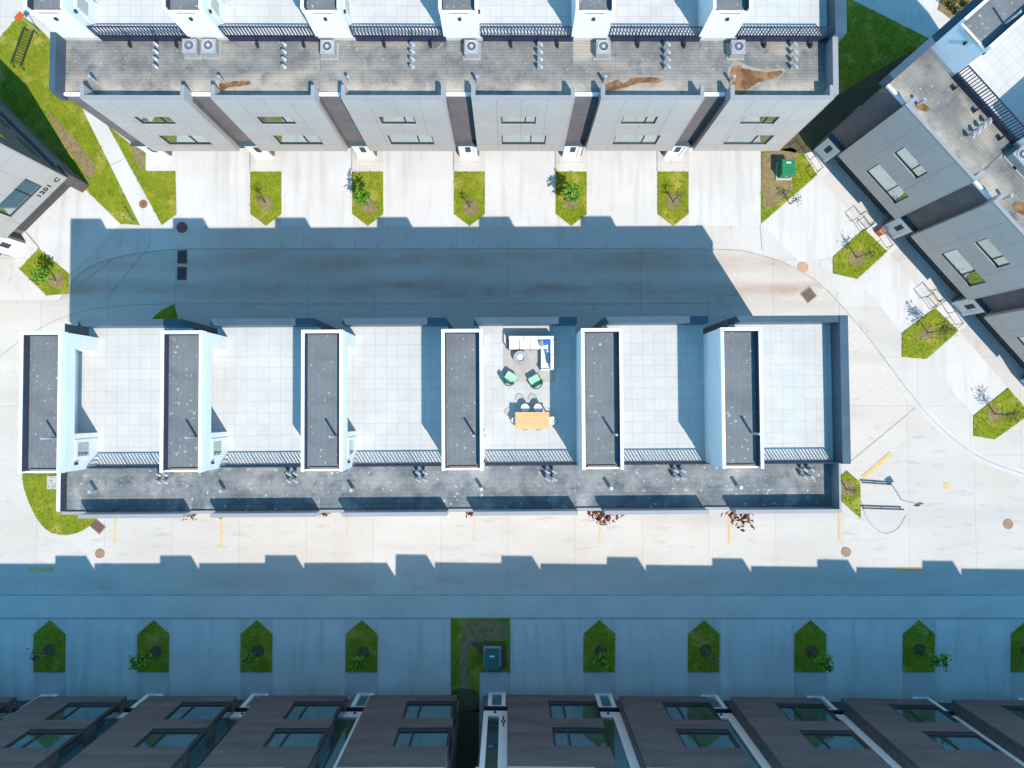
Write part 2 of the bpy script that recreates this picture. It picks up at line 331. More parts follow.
for a_, b_ in (((850, 462), (915, 408)), ((60, 300), (115, 258)), ((105, 300), (150, 245)), ((760, 224), (762, 250))):
    strip(mbj, [a_, b_], .035, .02)
tag(mbg.build('gutter', 'gutter'), kind='structure'); tag(mbj.build('pavement_joint', 'joint'), kind='structure')

NT = [266 + 101.75 * i for i in range(5)]
for i in range(6):      # driveways in front of the north row
    x0 = 176.5 if i == 0 else NT[i - 1] + 15.5
    x1 = NT[i] - 15.5 if i < 5 else 761
    sheet('driveway', [(x0, 140), (x1, 140), (x1, 226), (x0, 226)], .008, 'driveway')
mbj = MB()
for i in range(5): strip(mbj, [(NT[i] - 16, 146), (NT[i] - 16, 171)], .09, .014)
tag(mbj.build('expansion_joint', 'joint'), kind='structure')
ST = [(-54, 0), (50, 0), (153.7, 0), (256.8, 0), (362, 0), (599.5, 0), (704, 0), (810.5, 0), (919, 0), (1027, 0)]
ST = [s[0] for s in ST]
drv = [(ST[0] + 16, 34), (66, 137), (170, 240.5), (273, 345.5), (378.5, 451), (510.5, 584), (616, 688), (721, 794), (828, 902), (936, 1010)]
for a_, b_ in drv: sheet('driveway', [(a_, 620), (b_, 620), (b_, 705), (a_, 705)], .008, 'driveway')
for s_ in ST: sheet('walkway', [(s_ - 16, 672), (s_ + 15.5, 672), (s_ + 15.5, 705), (s_ - 16, 705)], .009, 'stoop')
sheet('walkway', [(480, 672), (510, 672), (510, 705), (480, 705)], .009, 'stoop')
sheet('walkway', [(84, 112), (104, 116), (162, 225), (140, 225)], .03, 'driveway')
sheet('walkway', [(146, 148), (176, 148), (176, 171), (146, 171)], .03, 'driveway')
mbj = MB(); strip(mbj, [(109, 166), (124, 159)], .05, .034); strip(mbj, [(26, 232), (40, 249)], .09, .03); tag(mbj.build('pavement_joint', 'joint'), kind='structure')
sheet('driveway', [(75, 180), (120, 224), (69, 275), (20, 238)], .006, 'driveway')
# driveways and stoops of the angled east row
for q in ([(761, 224), (818, 176), (884, 250), (833, 257), (800, 262)], [(888, 252), (935, 308), (902, 333), (858, 280)], [(959, 331), (1008, 388), (973, 415), (927, 360)]):
    sheet('driveway', q, .006, 'driveway')

lawn_n = 0
def lawn(pts, tufts=60, z=.05, m='grass'):
    P = [at(x, y)[:2] for x, y in pts]
    mb = MB(); mb.prism(P, -.02, z); o = mb.build('lawn', m); o['kind'] = 'structure'
    return P
tuft = MB()
def inside(p, P):
    c = False; j = len(P) - 1
    for i in range(len(P)):
        if (P[i][1] > p[1]) != (P[j][1] > p[1]) and p[0] < (P[j][0] - P[i][0]) * (p[1] - P[i][1]) / (P[j][1] - P[i][1]) + P[i][0]: c = not c
        j = i
    return c
def tufts(P, dens=28, z=.05):
    xs = [p[0] for p in P]; ys = [p[1] for p in P]
    A = (max(xs) - min(xs)) * (max(ys) - min(ys))
    for _ in range(int(A * dens)):
        p = (random.uniform(min(xs), max(xs)), random.uniform(min(ys), max(ys)))
        if inside(p, P) and not any(inside(p, q) for q in PATCH):
            for k in range(3):
                a = random.uniform(0, 6.28); l = random.uniform(.04, .12); h = random.uniform(.04, .1); b = len(tuft.v); wx = .02
                tuft.v += [(p[0] - wx * math.sin(a), p[1] + wx * math.cos(a), z), (p[0] + wx * math.sin(a), p[1] - wx * math.cos(a), z), (p[0] + l * math.cos(a), p[1] + l * math.sin(a), z + h)]
                tuft.f.append([b, b + 1, b + 2])
LAWNS = []
for x in NT: LAWNS.append([(x - 15.5, 172), (x + 15.5, 172), (x + 15.5, 214), (x, 226), (x - 15.5, 214)])
LAWNS.append([(108, 126), (130, 144), (145.6, 152), (145.6, 171.3), (175.5, 171.3), (176.5, 214.4), (162, 225)])
LAWNS.append([(-40, 62), (0, 38), (20, 15), (38, 27), (60, 50), (84, 112), (140, 225), (121, 224), (82, 186), (40, 150), (-40, 90)])
LAWNS.append([(39, 248.7), (69.4, 274), (68.4, 293.6), (46.9, 295.6), (19.5, 269.2)])
LAWNS.append([(857, 279), (833, 273.5), (833, 257), (864, 229), (887, 251.5)])
LAWNS.append([(902, 357), (902, 333), (935, 308), (958, 331), (926, 359)])
LAWNS.append([(973.4, 436), (973.4, 416), (1007.8, 388), (1030, 414), (994.5, 439.4)])
LAWNS.append([(761, 150), (795, 140), (817, 175), (761, 223.8)])
LAWNS.append([(840, -6), (935, 42), (900, 90), (800, 150), (770, 150), (790, 90), (830, 40)])
LAWNS.append(smooth([(22, 460), (22.8, 473.7), (24, 487), (30, 503.8), (38.3, 520), (49.2, 531), (62, 535), (76.6, 533), (89, 526.5), (99, 516)], 4) + [(99, 495), (60, 460)])
LAWNS.append([(150, 322), (154, 317), (162, 310), (174, 304.5), (179, 322)])
LAWNS.append([(841, 501), (841, 475), (847, 471), (860, 482), (860.5, 518.5)])
LAWNS.append([(208, 500), (234, 500), (230, 513), (221, 519.5), (212, 513)])
LAWNS.append([(334, 500), (360, 500), (356, 511), (347, 517.5), (338, 511)])
for s_ in ST: LAWNS.append([(s_ - 16.3, 672), (s_ + 15, 672), (s_ + 15.5, 634), (s_, 620), (s_ - 16, 634)])
LAWNS.append([(451, 618), (510, 618), (510, 672), (479.5, 672), (479.5, 712), (451, 712)])
PATCH = []
# dry earth, mulch
def patch(pts, m, z=.058, name='mulch', label=None):
    P = smooth(pts + [pts[0]], 3)[:-1]
    P = [at(x + random.uniform(-.5, .5), y + random.uniform(-.5, .5))[:2] for x, y in P]
    PATCH.append(P); mb = MB(); mb.prism(P, .03, z); return tag(mb.build(name, m), label, 'mulch', kind='stuff')
patch([(48, 112), (66, 128), (84, 150), (96, 168), (90, 178), (76, 160), (60, 138)], 'dirt', label='dry bare earth strip beside the dark left house')
patch([(762, 155), (790, 148), (798, 158), (790, 172), (792, 190), (776, 205), (764, 206)], 'dirt', label='dry brown earth around the green cabinet in the corner bed')
patch([(131, 146), (144, 153), (144, 170), (138, 166)], 'dirt', label='brown earth patch next to the first entry walk')
patch([(469, 642), (488, 641), (505, 642), (507, 656), (505, 669), (486, 670), (483, 656)], 'soil', label='dark mulch around the teal cabinet in the shaded planter')
patch([(466, 621), (485, 620), (505, 621), (507, 630), (504, 639), (478, 641), (468, 655), (468, 675), (470, 690), (460, 690), (459, 665), (461, 640)], 'dirt', z=.056, label='dry brown lawn patch in the shaded planter')
patch([(452, 690), (465, 688), (478, 692), (478, 709), (465, 711), (452, 711)], 'soil', label='bare dark ground in the gap between the two shaded blocks')
patch([(938, 10), (943, -3), (968, -5), (975, 8), (957, 21)], 'dirt', label='mulched planting bed at the top right corner')
patch([(780, 150), (840, 95), (905, 55), (925, 52), (880, 95), (820, 150)], 'soil', label='bare dark soil strip beside the angled block')
for q in LAWNS: tufts(lawn(q))
sheet('ground_strip', [(452, 705), (479, 705), (479, 768), (452, 768)], .05, 'soil')
tag(tuft.build('grass', 'blade'), 'short sunlit and shaded grass tufts covering the lawns', 'grass', kind='stuff')
sheet('walkway', [(47.5, 476), (57, 476), (57, 489), (47.5, 489)], .06, 'stoop')

# ------------------------------------------------------------------ townhouse, grey type (north row, angled rows, centre row)
ZR, ZT, ZP, ZO, ZB = 9.6, 9.9, 10.6, 2.6, 13.2
def wall_holes(mb, u0, u1, z0, z1, holes, v0, v1):
    us = sorted({u0, u1, *[h[0] for h in holes], *[h[1] for h in holes]}); zs = sorted({z0, z1, *[h[2] for h in holes], *[h[3] for h in holes]})
    def solid(i, j):
        if i < 0 or j < 0 or i >= len(us) - 1 or j >= len(zs) - 1: return False
        cu, cz = (us[i] + us[i + 1]) / 2, (zs[j] + zs[j + 1]) / 2
        return not any(h[0] < cu < h[1] and h[2] < cz < h[3] for h in holes)
    def q(a, b, c, d):
        k = len(mb.v); mb.v += [a, b, c, d]; mb.f.append([k, k + 1, k + 2, k + 3])
    for i in range(len(us) - 1):
        for j in range(len(zs) - 1):
            if not solid(i, j): continue
            a, b, c, d = us[i], us[i + 1], zs[j], zs[j + 1]
            q((a, v0, c), (b, v0, c), (b, v0, d), (a, v0, d)); q((b, v1, c), (a, v1, c), (a, v1, d), (b, v1, d))
            if not solid(i - 1, j): q((a, v1, c), (a, v0, c), (a, v0, d), (a, v1, d))
            if not solid(i + 1, j): q((b, v0, c), (b, v1, c), (b, v1, d), (b, v0, d))
            if not solid(i, j - 1): q((a, v1, c), (b, v1, c), (b, v0, c), (a, v0, c))
            if not solid(i, j + 1): q((a, v0, d), (b, v0, d), (b, v1, d), (a, v1, d))
def window(par, u0, u1, z0, z1, v, splits=(.68,), fr=.07, pane='glass', name='window'):
    """frame set in an opening whose outer face is at v"""
    mb = MB()
    mb.box(u0, u1, v + .05, v + .13, z0, z0 + fr).box(u0, u1, v + .05, v + .13, z1 - fr, z1)
    mb.box(u0, u0 + fr, v + .052, v + .13, z0 + fr, z1 - fr).box(u1 - fr, u1, v + .052, v + .13, z0 + fr, z1 - fr)
    for s in splits:
        c = u0 + (u1 - u0) * s; mb.box(c - fr / 2, c + fr / 2, v + .054, v + .13, z0 + fr, z1 - fr)
    wdo = mb.build(name, 'dark', par)
    MB().box(u0 + fr * .5, u1 - fr * .5, v + .1, v + .12, z0 + fr * .5, z1 - fr * .5).build('pane', pane, wdo)
    return wdo
def railing(par, u0, u1, v, z0, h=1.07, m='navy', post=1.55, name='railing'):
    mb = MB()
    mb.box(u0, u1, v - .03, v + .03, z0 + h - .045, z0 + h).box(u0, u1, v - .02, v + .02, z0 + .08, z0 + .12)
    n = max(1, round((u1 - u0) / post))
    for i in range(n + 1):
        c = u0 + .03 + (u1 - u0 - .06) * i / n; mb.box(c - .035, c + .035, v - .026, v + .026, z0, z0 + h - .045)
    k = int((u1 - u0) / .18)
    for i in range(1, k):
        c = u0 + (u1 - u0) * i / k; mb.box(c - .028, c + .028, v - .016, v + .016, z0 + .12, z0 + h - .045)
    return mb.build(name, m, par)

def make_house(name, D, BL, T, roof, W=7.1, zb=ZB, returns=.75, alcove=True, garage=True, recess_w=1.45, east_end=False, west_end=False, back_gap=.9, low_rim='trim', copn='coping', ws=0.0, bo=0.0, wl=2.05):
    """local frame: u right along the front, v into the building"""
    rt = empty(name, (0, 0, 0)); a = recess_w; g1 = .0015; rv = .6 if garage else .1
    # body behind the facade
    body = MB(); gv = 1.2 if garage else .3
    body.box(a + .01, W - g1, gv, T, 0, ZO)                         # ground floor behind the overhang
    body.box(a + .01, W - g1, .30, T, ZO, ZR - .06)
    body.box(g1, a + .01, rv, D + BL - .01, 0, ZR - .06)
    body.build('wall', 'brown', rt)
    fc = MB(); w1 = (a + 1.6 + ws, a + 4.4 + ws, 3.7, 5.3); w2 = (a + 1.6 + ws, a + 3.65 + ws, 7.0, 8.15)
    holes = [w1, w2]
    wall_holes(fc, a, W - g1, ZO if garage else 0, ZR, holes, 0, .3)
    fc.box(a, W - g1, 0, .18, ZR + .001, ZP - .05)
    if garage: fc.box(a, W - g1, .301, 1.19, ZO - .003, ZO + .25)   # soffit of the overhang
    if returns:
        fc.box(a, a + .2, .181, returns, ZR + .002, ZP - .05).box(W - .2, W - g1, .181, returns, ZR + .002, ZP - .05)
    fc.build('facade', 'facade', rt)
    cp = MB(); cp.box(a - .015, W + .0, -.015, .195, ZP - .05, ZP)
    if returns: cp.box(a - .015, a + .215, .196, returns + .015, ZP - .05, ZP).box(W - .215, W, .196, returns + .015, ZP - .05, ZP)
    cp.build('coping', 'cap', rt)
    MB().box(g1, a - .03, rv - .03, rv + .13, ZR - .05, ZR + .12).build('low_curb', low_rim, rt)
    window(rt, *w1, 0, (.66,)); window(rt, *w2, 0, (.7,))
    if garage:
        MB().box(a + .45, W - .4, gv - .05, gv - .003, .02, 2.3).build('garage_door', 'garage', rt)
    po = MB(); po.box(.12, .34, rv - .12, rv - .002, 0, 2.4).box(1.12, 1.34, rv - .12, rv - .002, 0, 2.4).box(.34, 1.12, rv - .12, rv - .002, 2.1, 2.4)
    portal = po.build('door_surround', 'trim', rt)
    dr = MB().box(.34, 1.12, rv - .06, rv - .003, .02, 2.1).build('door', 'trim', portal)
    MB().box(.56, .92, rv - .075, rv - .061, .9, 1.8).build('door_glass', 'upstand', portal)
    MB().box(.02, a - .03, rv - .3, rv - .003, 2.62, 2.72).build('canopy', 'coping', rt)
    # roofs
    MB().box(a + .012, W - g1, .301, D, ZR - .055, ZR).box(g1, a + .01, rv + .131, D, ZR - .055, ZR).box(a + .012, W - g1, .181, .3009, ZR + .001, ZR + .004).build('low_roof', roof, rt)
    te = T - .36
    tr = MB(); tr.box(g1, a + .05, D + .001, D + BL - .02, ZR - .055, ZT).box(a + .052, W - g1, D + .001, te, ZR - .055, ZT); tr.build('terrace_floor', 'paver', rt)
    MB().box(2.06, W - .01, D - .05, D - .001, ZR + .002, ZT + .16).build('terrace_curb', 'navy', rt)
    railing(rt, 2.08 + bo, W - .05 + bo, D + .06, ZT)
    pb = MB(); pb.box(a + .08, W - g1, te + .002, T, ZR - .2, ZT + 1.05); p1 = pb.build('back_parapet', copn, rt)
    # stair bulkhead
    b0, b1 = D, D + BL
    bx = MB()
    if alcove:
        d_ = b0 + 1.9; e_ = b1 - .75
        bx.box(0.0, .95, b0, b1, ZT + .001, zb - .5).box(.951, wl, b0, d_, ZT + .001, zb - .5).box(.951, wl, e_, b1, ZT + .001, zb - .5)
        bx.box(.951, wl, d_ + .001, e_ - .001, ZT + 2.1, zb - .5)
    else:
        bx.box(0, wl, b0, b1, ZT + .001, zb - .5)
    bk = bx.build('stair_bulkhead', 'white', rt)
    rm = MB(); t = .145
    rm.box(t + .001, wl - t - .001, b0 - .02, b0 + .08, zb - .5, zb - .38).box(-.02, wl + .02, b1 - t, b1 + .02, zb - .5, zb)
    rm.box(-.02, t, b0 - .02, b1 - t, zb - .5, zb).box(wl - t, wl + .02, b0 - .02, b1 - t, zb - .5, zb)
    ln = MB(); e1 = t + .001; ln.box(e1, e1 + .03, b0 + .082, b1 - t - .001, zb - .48, zb - .03).box(wl - e1 - .03, wl - e1, b0 + .082, b1 - t - .001, zb - .48, zb - .03)
    ln.box(e1 + .031, wl - e1 - .031, b1 - t - .03, b1 - t - .001, zb - .48, zb - .03); ln.build('upstand', 'upstand', bk)
    MB().box(.3, wl - .3, b0 + .081, b0 + .16, zb - .484, zb - .40).build('drain_edge', 'iron', bk)
    rm.build('rim', 'trim', bk)
    MB().box(t + .001, wl - t - .001, b0 + .081, b1 - t - .001, zb - .499, zb - .485).build('bulkhead_roof', 'boxroof', bk)
    sdx = wl
    bk.location = (bo, 0, 0)
    dm = MB(); dm.box(sdx, sdx + .035, b0 + .55, b0 + 1.6, ZT + .01, ZT + 2.08); dd = dm.build('terrace_door', 'trim', bk)
    MB().box(sdx + .036, sdx + .045, b0 + .72, b0 + 1.43, ZT + .9, ZT + 1.85).build('door_glass', 'glass' , bk)
    pp = MB(); pp.tube([(1.62, b0 + 1.75, zb - .48), (1.62, b0 + 1.75, zb + .75)], .06, 10); pp.build('roof_pipe', 'steel', bk)
    lm = MB(); lm.box(.95, 1.1, b0 - .1, b0 - .001, ZT + 1.9, ZT + 2.1).box(wl + .001, wl + .1, b0 + .3, b0 + .42, ZT + 1.9, ZT + 2.1); lm.build('wall_lamp', 'dark', bk)
    sl = MB(); sl.box(.5, 1.5, b0 - .06, b0 - .022, zb - .46, zb - .42); sl.build('scupper_trim', 'iron', bk)
    # back wall openings
    for uu in (2.4, 4.9):
        for zz in (.9, 3.9, 6.9): MB().box(uu, uu + 1.5, T + .001, T + .05, zz, zz + 1.5).build('back_window', 'glassdark', rt)
    if east_end:
        MB().box(W, W + .36, .0 + .31, D - .2, ZR - .3, ZP - .02).build('end_parapet', low_rim if copn == 'x' else 'cap', rt)
        MB().box(W, W + .36, D - .2, T, ZR - .3, ZT + 1.05).build('end_parapet', 'coping', rt)
        MB().box(W, W + .02, .002, T, 0, ZR - .31).build('end_wall', 'facade', rt)
    if west_end == 'slate':
        MB().box(-.42, -.001, .45, D, ZR - .3, ZT + 1.0).build('end_parapet', 'coping', rt)
    if west_end == 'white':
        MB().box(-.001, .2, .31, D - .003, ZR + .001, ZP - .1).build('end_parapet', 'trim', rt)
    return rt

def vents(o_par, u, v0, z, n=4, dv=-.42, two=False):
    for k in range(n):
        x = u + (.38 * (k % 2) if two else .0) ; y = v0 + (dv * (k // 2) if two else dv * k)
        mb = MB(); mb.tube([(x, y, z), (x, y, z + .42)], .075, 10); mb.tube([(x, y, z + .42), (x + .03, y - .03, z + .5), (x + .13, y - .10, z + .53), (x + .2, y - .16, z + .42)], .08, 8)
        mb.build('roof_vent', 'steel', o_par)

def flat_blob(mb, pts, z, c=None):
    P = [(x + random.uniform(-.035, .035), y + random.uniform(-.03, .03)) for x, y in smooth(pts + [pts[0]], 5)[:-1]]; mb.prism(P, z - .004, z)

GN = 'grey townhouses in a terrace'
# ---- north row
N0 = Vector((-24.82, 16.78, 0)); WN = 7.12
protoN = make_house('townhouse', 3.74, 7.1, 11.7, 'roofN', W=7.12, zb=12.9, bo=-.13, wl=2.0)
vents(protoN, 5.15, 3.4, ZR, 4, -.42)
mbp = MB(); mbp.tube([(1.75, 1.35, ZR), (1.75, 1.35, ZR + .75)], .09, 12); mbp.build('vent_pipe', 'steel', protoN)
mbp = MB(); [mbp.box(x, x + .1, 3.3, 3.55, ZR, ZR + .3) for x in (3.6, 6.2)]; mbp.build('conduit_box', 'dark', protoN)
def roof_stain(par, pts, m, z=ZR + .005, name='silt_stain'):
    mb = MB(); flat_blob(mb, pts, z); return mb.build(name, m, par)
north = []
for i in range(6):
    o = protoN if i == 0 else copy_tree(protoN)
    o.location = N0 + Vector((WN * i, .018 * i, 0)); north.append(o)
nlab = ['grey townhouse at the left end of the sunlit north row, beside the slanting walk', 'grey townhouse of the north row with two condensers side by side on its roof',
        'grey townhouse of the north row, third from the left, plain roof with one condenser', 'grey townhouse of the north row, fourth from the left, above the fourth driveway',
        'grey north row townhouse with a thin elongated rusty puddle on its roof', 'grey townhouse ending the north row at right, large rusty puddle on its roof']
for o, l in zip(north, nlab): tag(o, l, 'townhouse', 'grey townhouses of the north row')
# end pieces
MB().box(-.32, -.002, .45, 3.74, ZR - .3, ZT + .6).build('end_parapet', 'coping', north[0])
MB().box(-.022, -.002, .6, 11.7, 0, ZR - .31).build('end_wall', 'brown', north[0])
MB().box(WN, WN + .3, .31, 3.5, ZR - .3, ZP - .06).build('end_parapet', 'cap', north[5])
MB().box(WN, WN + .62, 3.5, 11.7, ZR - .3, ZT + 1.0).build('end_parapet', 'coping', north[5])
MB().box(WN, WN + .02, .002, 11.7, ZO, ZR - .31).build('end_wall', 'facade', north[5]); MB().box(WN, WN + .02, 1.2, 11.7, 0, ZO - .001).build('end_wall', 'brown', north[5])
def on(o, px, py, z):
    """survey pixel -> local plan coordinates of house o"""
    q = Matrix.Rotation(-o.rotation_euler.z, 3, 'Z') @ (at(px, py, z) - Vector(o.location)); return (q.x, q.y)
for i, (x0, x1) in enumerate(((85, 185), (222, 300), (345, 440), (475, 560), (605, 700), (733, 815))):
    r_ = []
    for k in range(9): r_.append(on(north[i], x0 + (x1 - x0) * k / 8, 84 - 3 * math.sin(k * .8 + i) - 2, ZR))
    for k in range(8, -1, -1): r_.append(on(north[i], x0 + (x1 - x0) * k / 8, 91 - 4 * math.sin(k * .7 + i * 2) * (1 if k % 2 else .6), ZR))
pud = {1: [(219, 84), (228, 82), (246, 81), (250, 84), (240, 86), (228, 88), (221, 91)],
       4: [(604, 90), (606, 85), (616, 80), (624, 83), (632, 78), (650, 77), (662, 80), (655, 83), (640, 83), (630, 86), (612, 91)],
       5: [(728, 92), (731, 70), (738, 65), (746, 69), (764, 72), (782, 71), (776, 78), (760, 82), (750, 88), (742, 95), (732, 97)]}
for i, q in pud.items():
    cx_ = sum(p[0] for p in q) / len(q); cy_ = sum(p[1] for p in q) / len(q)
    roof_stain(north[i], [on(north[i], cx_ + (x - cx_) * 1.1 + random.uniform(-1, 1), cy_ + (y - cy_) * 1.3 + random.uniform(-.6, .6), ZR) for x, y in q], 'silt', ZR + .005, 'dried_silt')
for i, q in pud.items(): roof_stain(north[i], [on(north[i], x, y, ZR) for x, y in q], 'rust', ZR + .009, 'rusty_puddle')
mb = MB(); mb.prism([on(north[5], x, y, ZR) for x, y in [(724, 96), (727, 88), (732, 90), (731, 97)]], ZR + .001, ZR + .01); mb.build('rusty_puddle', 'rust', north[5])

def condenser(px, py, z, label, rz=0, s=.40):
    p = at(px, py, z); rt = empty('condenser', p, rz)
    MB().box(-s - .1, s + .1, -s - .1, s + .1, .002, .06).build('pad', 'acgrey', rt)
    c = MB(); c.box(-s, s, -s, s, .06, .62); c.build('casing', 'acgrey', rt, bevel=.03)
    r_ = MB(); r_.ring(0, 0, .26, .34, .621, .67, 20); r_.build('fan_ring', 'steel', rt)
    f_ = MB(); f_.disc(0, 0, .25, .622, .632, 20); fn = f_.build('fan_grille', 'char', rt)
    h = MB(); h.disc(0, 0, .1, .633, .68, 12)
    h.build('hub', 'steel', rt)
    tag(rt, label, 'air conditioner', 'air conditioners on the roofs'); return rt
for px, py, l in ((194, 51, 'square grey condenser, left one of the pair on the north row roof'), (213, 51, 'square grey condenser, right one of the pair on the north row roof'),
                  (330, 52, 'square grey condenser behind the third parapet gap on the north row roof'), (472, 52, 'square grey condenser in the middle of the north row roof'),
                  (602, 52, 'square grey condenser above the elongated rusty puddle'), (735, 52, 'square grey condenser above the large rusty puddle')):
    condenser(px, py, ZR, l)

# ---- centre row
YAW = R(.36)
protoM = make_house('townhouse', 2.66, 7.1, 10.65, 'roofM', W=7.07, zb=13.2, returns=0, garage=False, low_rim='cap')
vents(protoM, 5.35, 2.35, ZR, 4, -.4, two=True)
mbp = MB(); mbp.tube([(1.85, 1.35, ZR), (1.85, 1.35, ZR + .7)], .1, 12); mbp.build('vent_pipe', 'steel', protoM)
centre = []
M0 = Vector((-24.50, -6.03, 0))
for i in range(6):
    o = protoM if i == 0 else copy_tree(protoM)
    o.rotation_euler = (0, 0, YAW); o.location = M0 + Vector((math.cos(YAW), math.sin(YAW), 0)) * 7.07 * i; centre.append(o)
mlab = ['townhouse of the centre row at its left end, above the curved lawn', 'townhouse of the centre row, second from the left, empty white terrace', 'townhouse of the centre row, third from the left, empty white terrace',
        'townhouse of the centre row with garden furniture on its roof terrace', 'townhouse of the centre row just right of the furnished terrace', 'townhouse of the centre row at its right end with slate edged terrace']
for o, l in zip(centre, mlab): tag(o, l, 'townhouse', 'townhouses of the centre row')
MB().box(.0, .19, .31, 2.58, ZR + .001, ZR + .55).build('end_parapet', 'trim', centre[0]); MB().box(.191, .215, .31, 2.58, ZR + .001, ZR + .53).build('upstand', 'upstand', centre[0])
MB().box(-.022, -.0015, .31, 10.6, 0, ZR - .001).build('end_wall', 'facade', centre[0])
MB().box(7.071, 7.17, .0, 2.659, ZR - .3, ZP - .06).build('end_parapet', 'cap', centre[5])
MB().box(7.071, 7.52, 2.66, 10.65, ZR - .3, ZT + 1.1).build('end_parapet', 'coping', centre[5])
MB().box(7.071, 7.1, .002, 10.6, 0, ZR - .31).build('end_wall', 'facade', centre[5])

# ---- angled east row and west house share the grey type
EA = R(-48.6); eu = Vector((math.cos(EA), math.sin(EA), 0))
protoE = make_house('townhouse', 3.74, 7.1, 11.7, 'roofN', W=7.12, zb=12.9, ws=.3)
vents(protoE, 5.15, 3.4, ZR, 4, -.42)
mbp = MB(); mbp.tube([(1.95, 1.2, ZR), (1.95, 1.2, ZR + .75)], .09, 12); mbp.build('vent_pipe', 'steel', protoE)
mbp = MB(); [mbp.box(x, x + .1, 3.25, 3.5, ZR, ZR + .3) for x in (2.6, 4.3, 6.4)]; mbp.build('conduit_box', 'dark', protoE)
E0 = Vector((21.84, 16.55, 0)) - eu * 1.45
east = []
for i in range(4):
    o = protoE if i == 0 else copy_tree(protoE)
    o.rotation_euler = (0, 0, EA); o.location = E0 + eu * 7.15 * i; east.append(o)
for o, l in zip(east, ['grey townhouse at the upper end of the angled right block', 'grey townhouse of the angled right block, second from its upper end',
                       'grey townhouse of the angled right block at the right edge, third from its upper end', 'grey townhouse of the angled right block, furthest down, roof at the right edge']):
    tag(o, l, 'townhouse', 'grey townhouses of the angled right block')
MB().box(-.42, -.002, .62, 11.7, ZR - .3, ZT + .5).build('end_parapet', 'coping', east[0])
MB().box(-.022, -.002, .6, 11.7, 0, ZR - .31).build('end_wall', 'brown', east[0])
for vv, zz in ((2.0, 3.8), (5.0, 3.8), (2.0, 7.0), (5.0, 7.0)):
    MB().box(-.10, -.023, vv, vv + 1.5, zz, zz + .9).build('end_window', 'glassdark', east[0])
for i, q in ((0, [(915, 104), (921, 102), (930, 108), (927, 112), (918, 109)]), (1, [(1012, 204), (1018, 201), (1030, 206), (1030, 216), (1016, 212)])):
    roof_stain(east[i], [on(east[i], x, y, ZR) for x, y in q], 'rust', ZR + .009, 'rusty_puddle')
0 and roof_stain(east[0], [on(east[0], x, y, ZR) for x, y in [(912, 101), (922, 100), (950, 125), (972, 140), (975, 148), (955, 140), (935, 125), (920, 115)]], 'stain')
condenser(1015, 158, ZR, 'dark grey condenser on the angled right block near the picture edge', EA)
condenser(1024, 168, ZR, 'grey condenser on the angled right block cut by the picture edge', EA)

WA = R(45.5); wu = Vector((math.cos(WA), math.sin(WA), 0)); wv = Vector((-wu.y, wu.x, 0))
protoW = make_house('townhouse', 3.74, 7.1, 11.7, 'roofN', W=7.12, zb=12.8)
W0 = Vector((-28.97, 14.98, 0)) - wu * 7.12
west = []
for i in range(2):
    o = protoW if i == 0 else copy_tree(protoW)
    o.rotation_euler = (0, 0, WA); o.location = W0 - wu * 7.12 * i; west.append(o)
tag(west[0], 'grey corner house at the left edge with black house number lettering', 'townhouse', 'grey houses at the left edge')
tag(west[1], 'grey house at the far left edge beyond the numbered corner house', 'townhouse', 'grey houses at the left edge')
MB().box(7.12, 7.15, .002, 11.7, ZO, ZP - .1).build('end_wall', 'char', west[0])
MB().box(7.12, 7.19, 1.0, 11.7, 0, ZO).build('end_wall', 'brown', west[0])
for vv, zz in ((1.0, 4.3), (3.6, 4.3), (6.5, 4.3), (1.0, 7.4), (4.0, 7.4)):
    MB().box(7.151, 7.19, vv, vv + 1.6, zz, zz + .7).build('end_window', 'glass', west[0])
MB().box(7.151, 7.3, .5, 9, 3.3, 3.45).build('ledge', 'coping', west[0])
MB().box(6.6, 7.3, .25, 1.15, 0, 2.55).build('corner_pier', 'taupe', west[0])

def text(par, s, size, m, name='house_number', ext=.012, spacing=1.0):
    c = bpy.data.curves.new(name, 'FONT'); c.body = s; c.size = size; c.extrude = ext; c.offset = .014; c.align_x = 'CENTER'; c.align_y = 'CENTER'; c.space_character = spacing
    t = bpy.data.objects.new(name + '_curve', c); COL.objects.link(t)
    dg = bpy.context.evaluated_depsgraph_get(); me = bpy.data.meshes.new_from_object(t.evaluated_get(dg)); bpy.data.objects.remove(t)
    o = bpy.data.objects.new(name, me); COL.objects.link(o); me.materials.clear(); me.materials.append(M[m]); o.parent = par; return o
t = text(west[0], '1201', .52, 'dark', spacing=1.15); t.rotation_euler = (R(90), 0, 0); t.location = (7.12 - 1.5, -.012, 3.3)
t = text(west[0], 'C', .52, 'dark', name='unit_letter'); t.rotation_euler = (R(90), 0, 0); t.location = (7.12 - .45, -.012, 3.2)

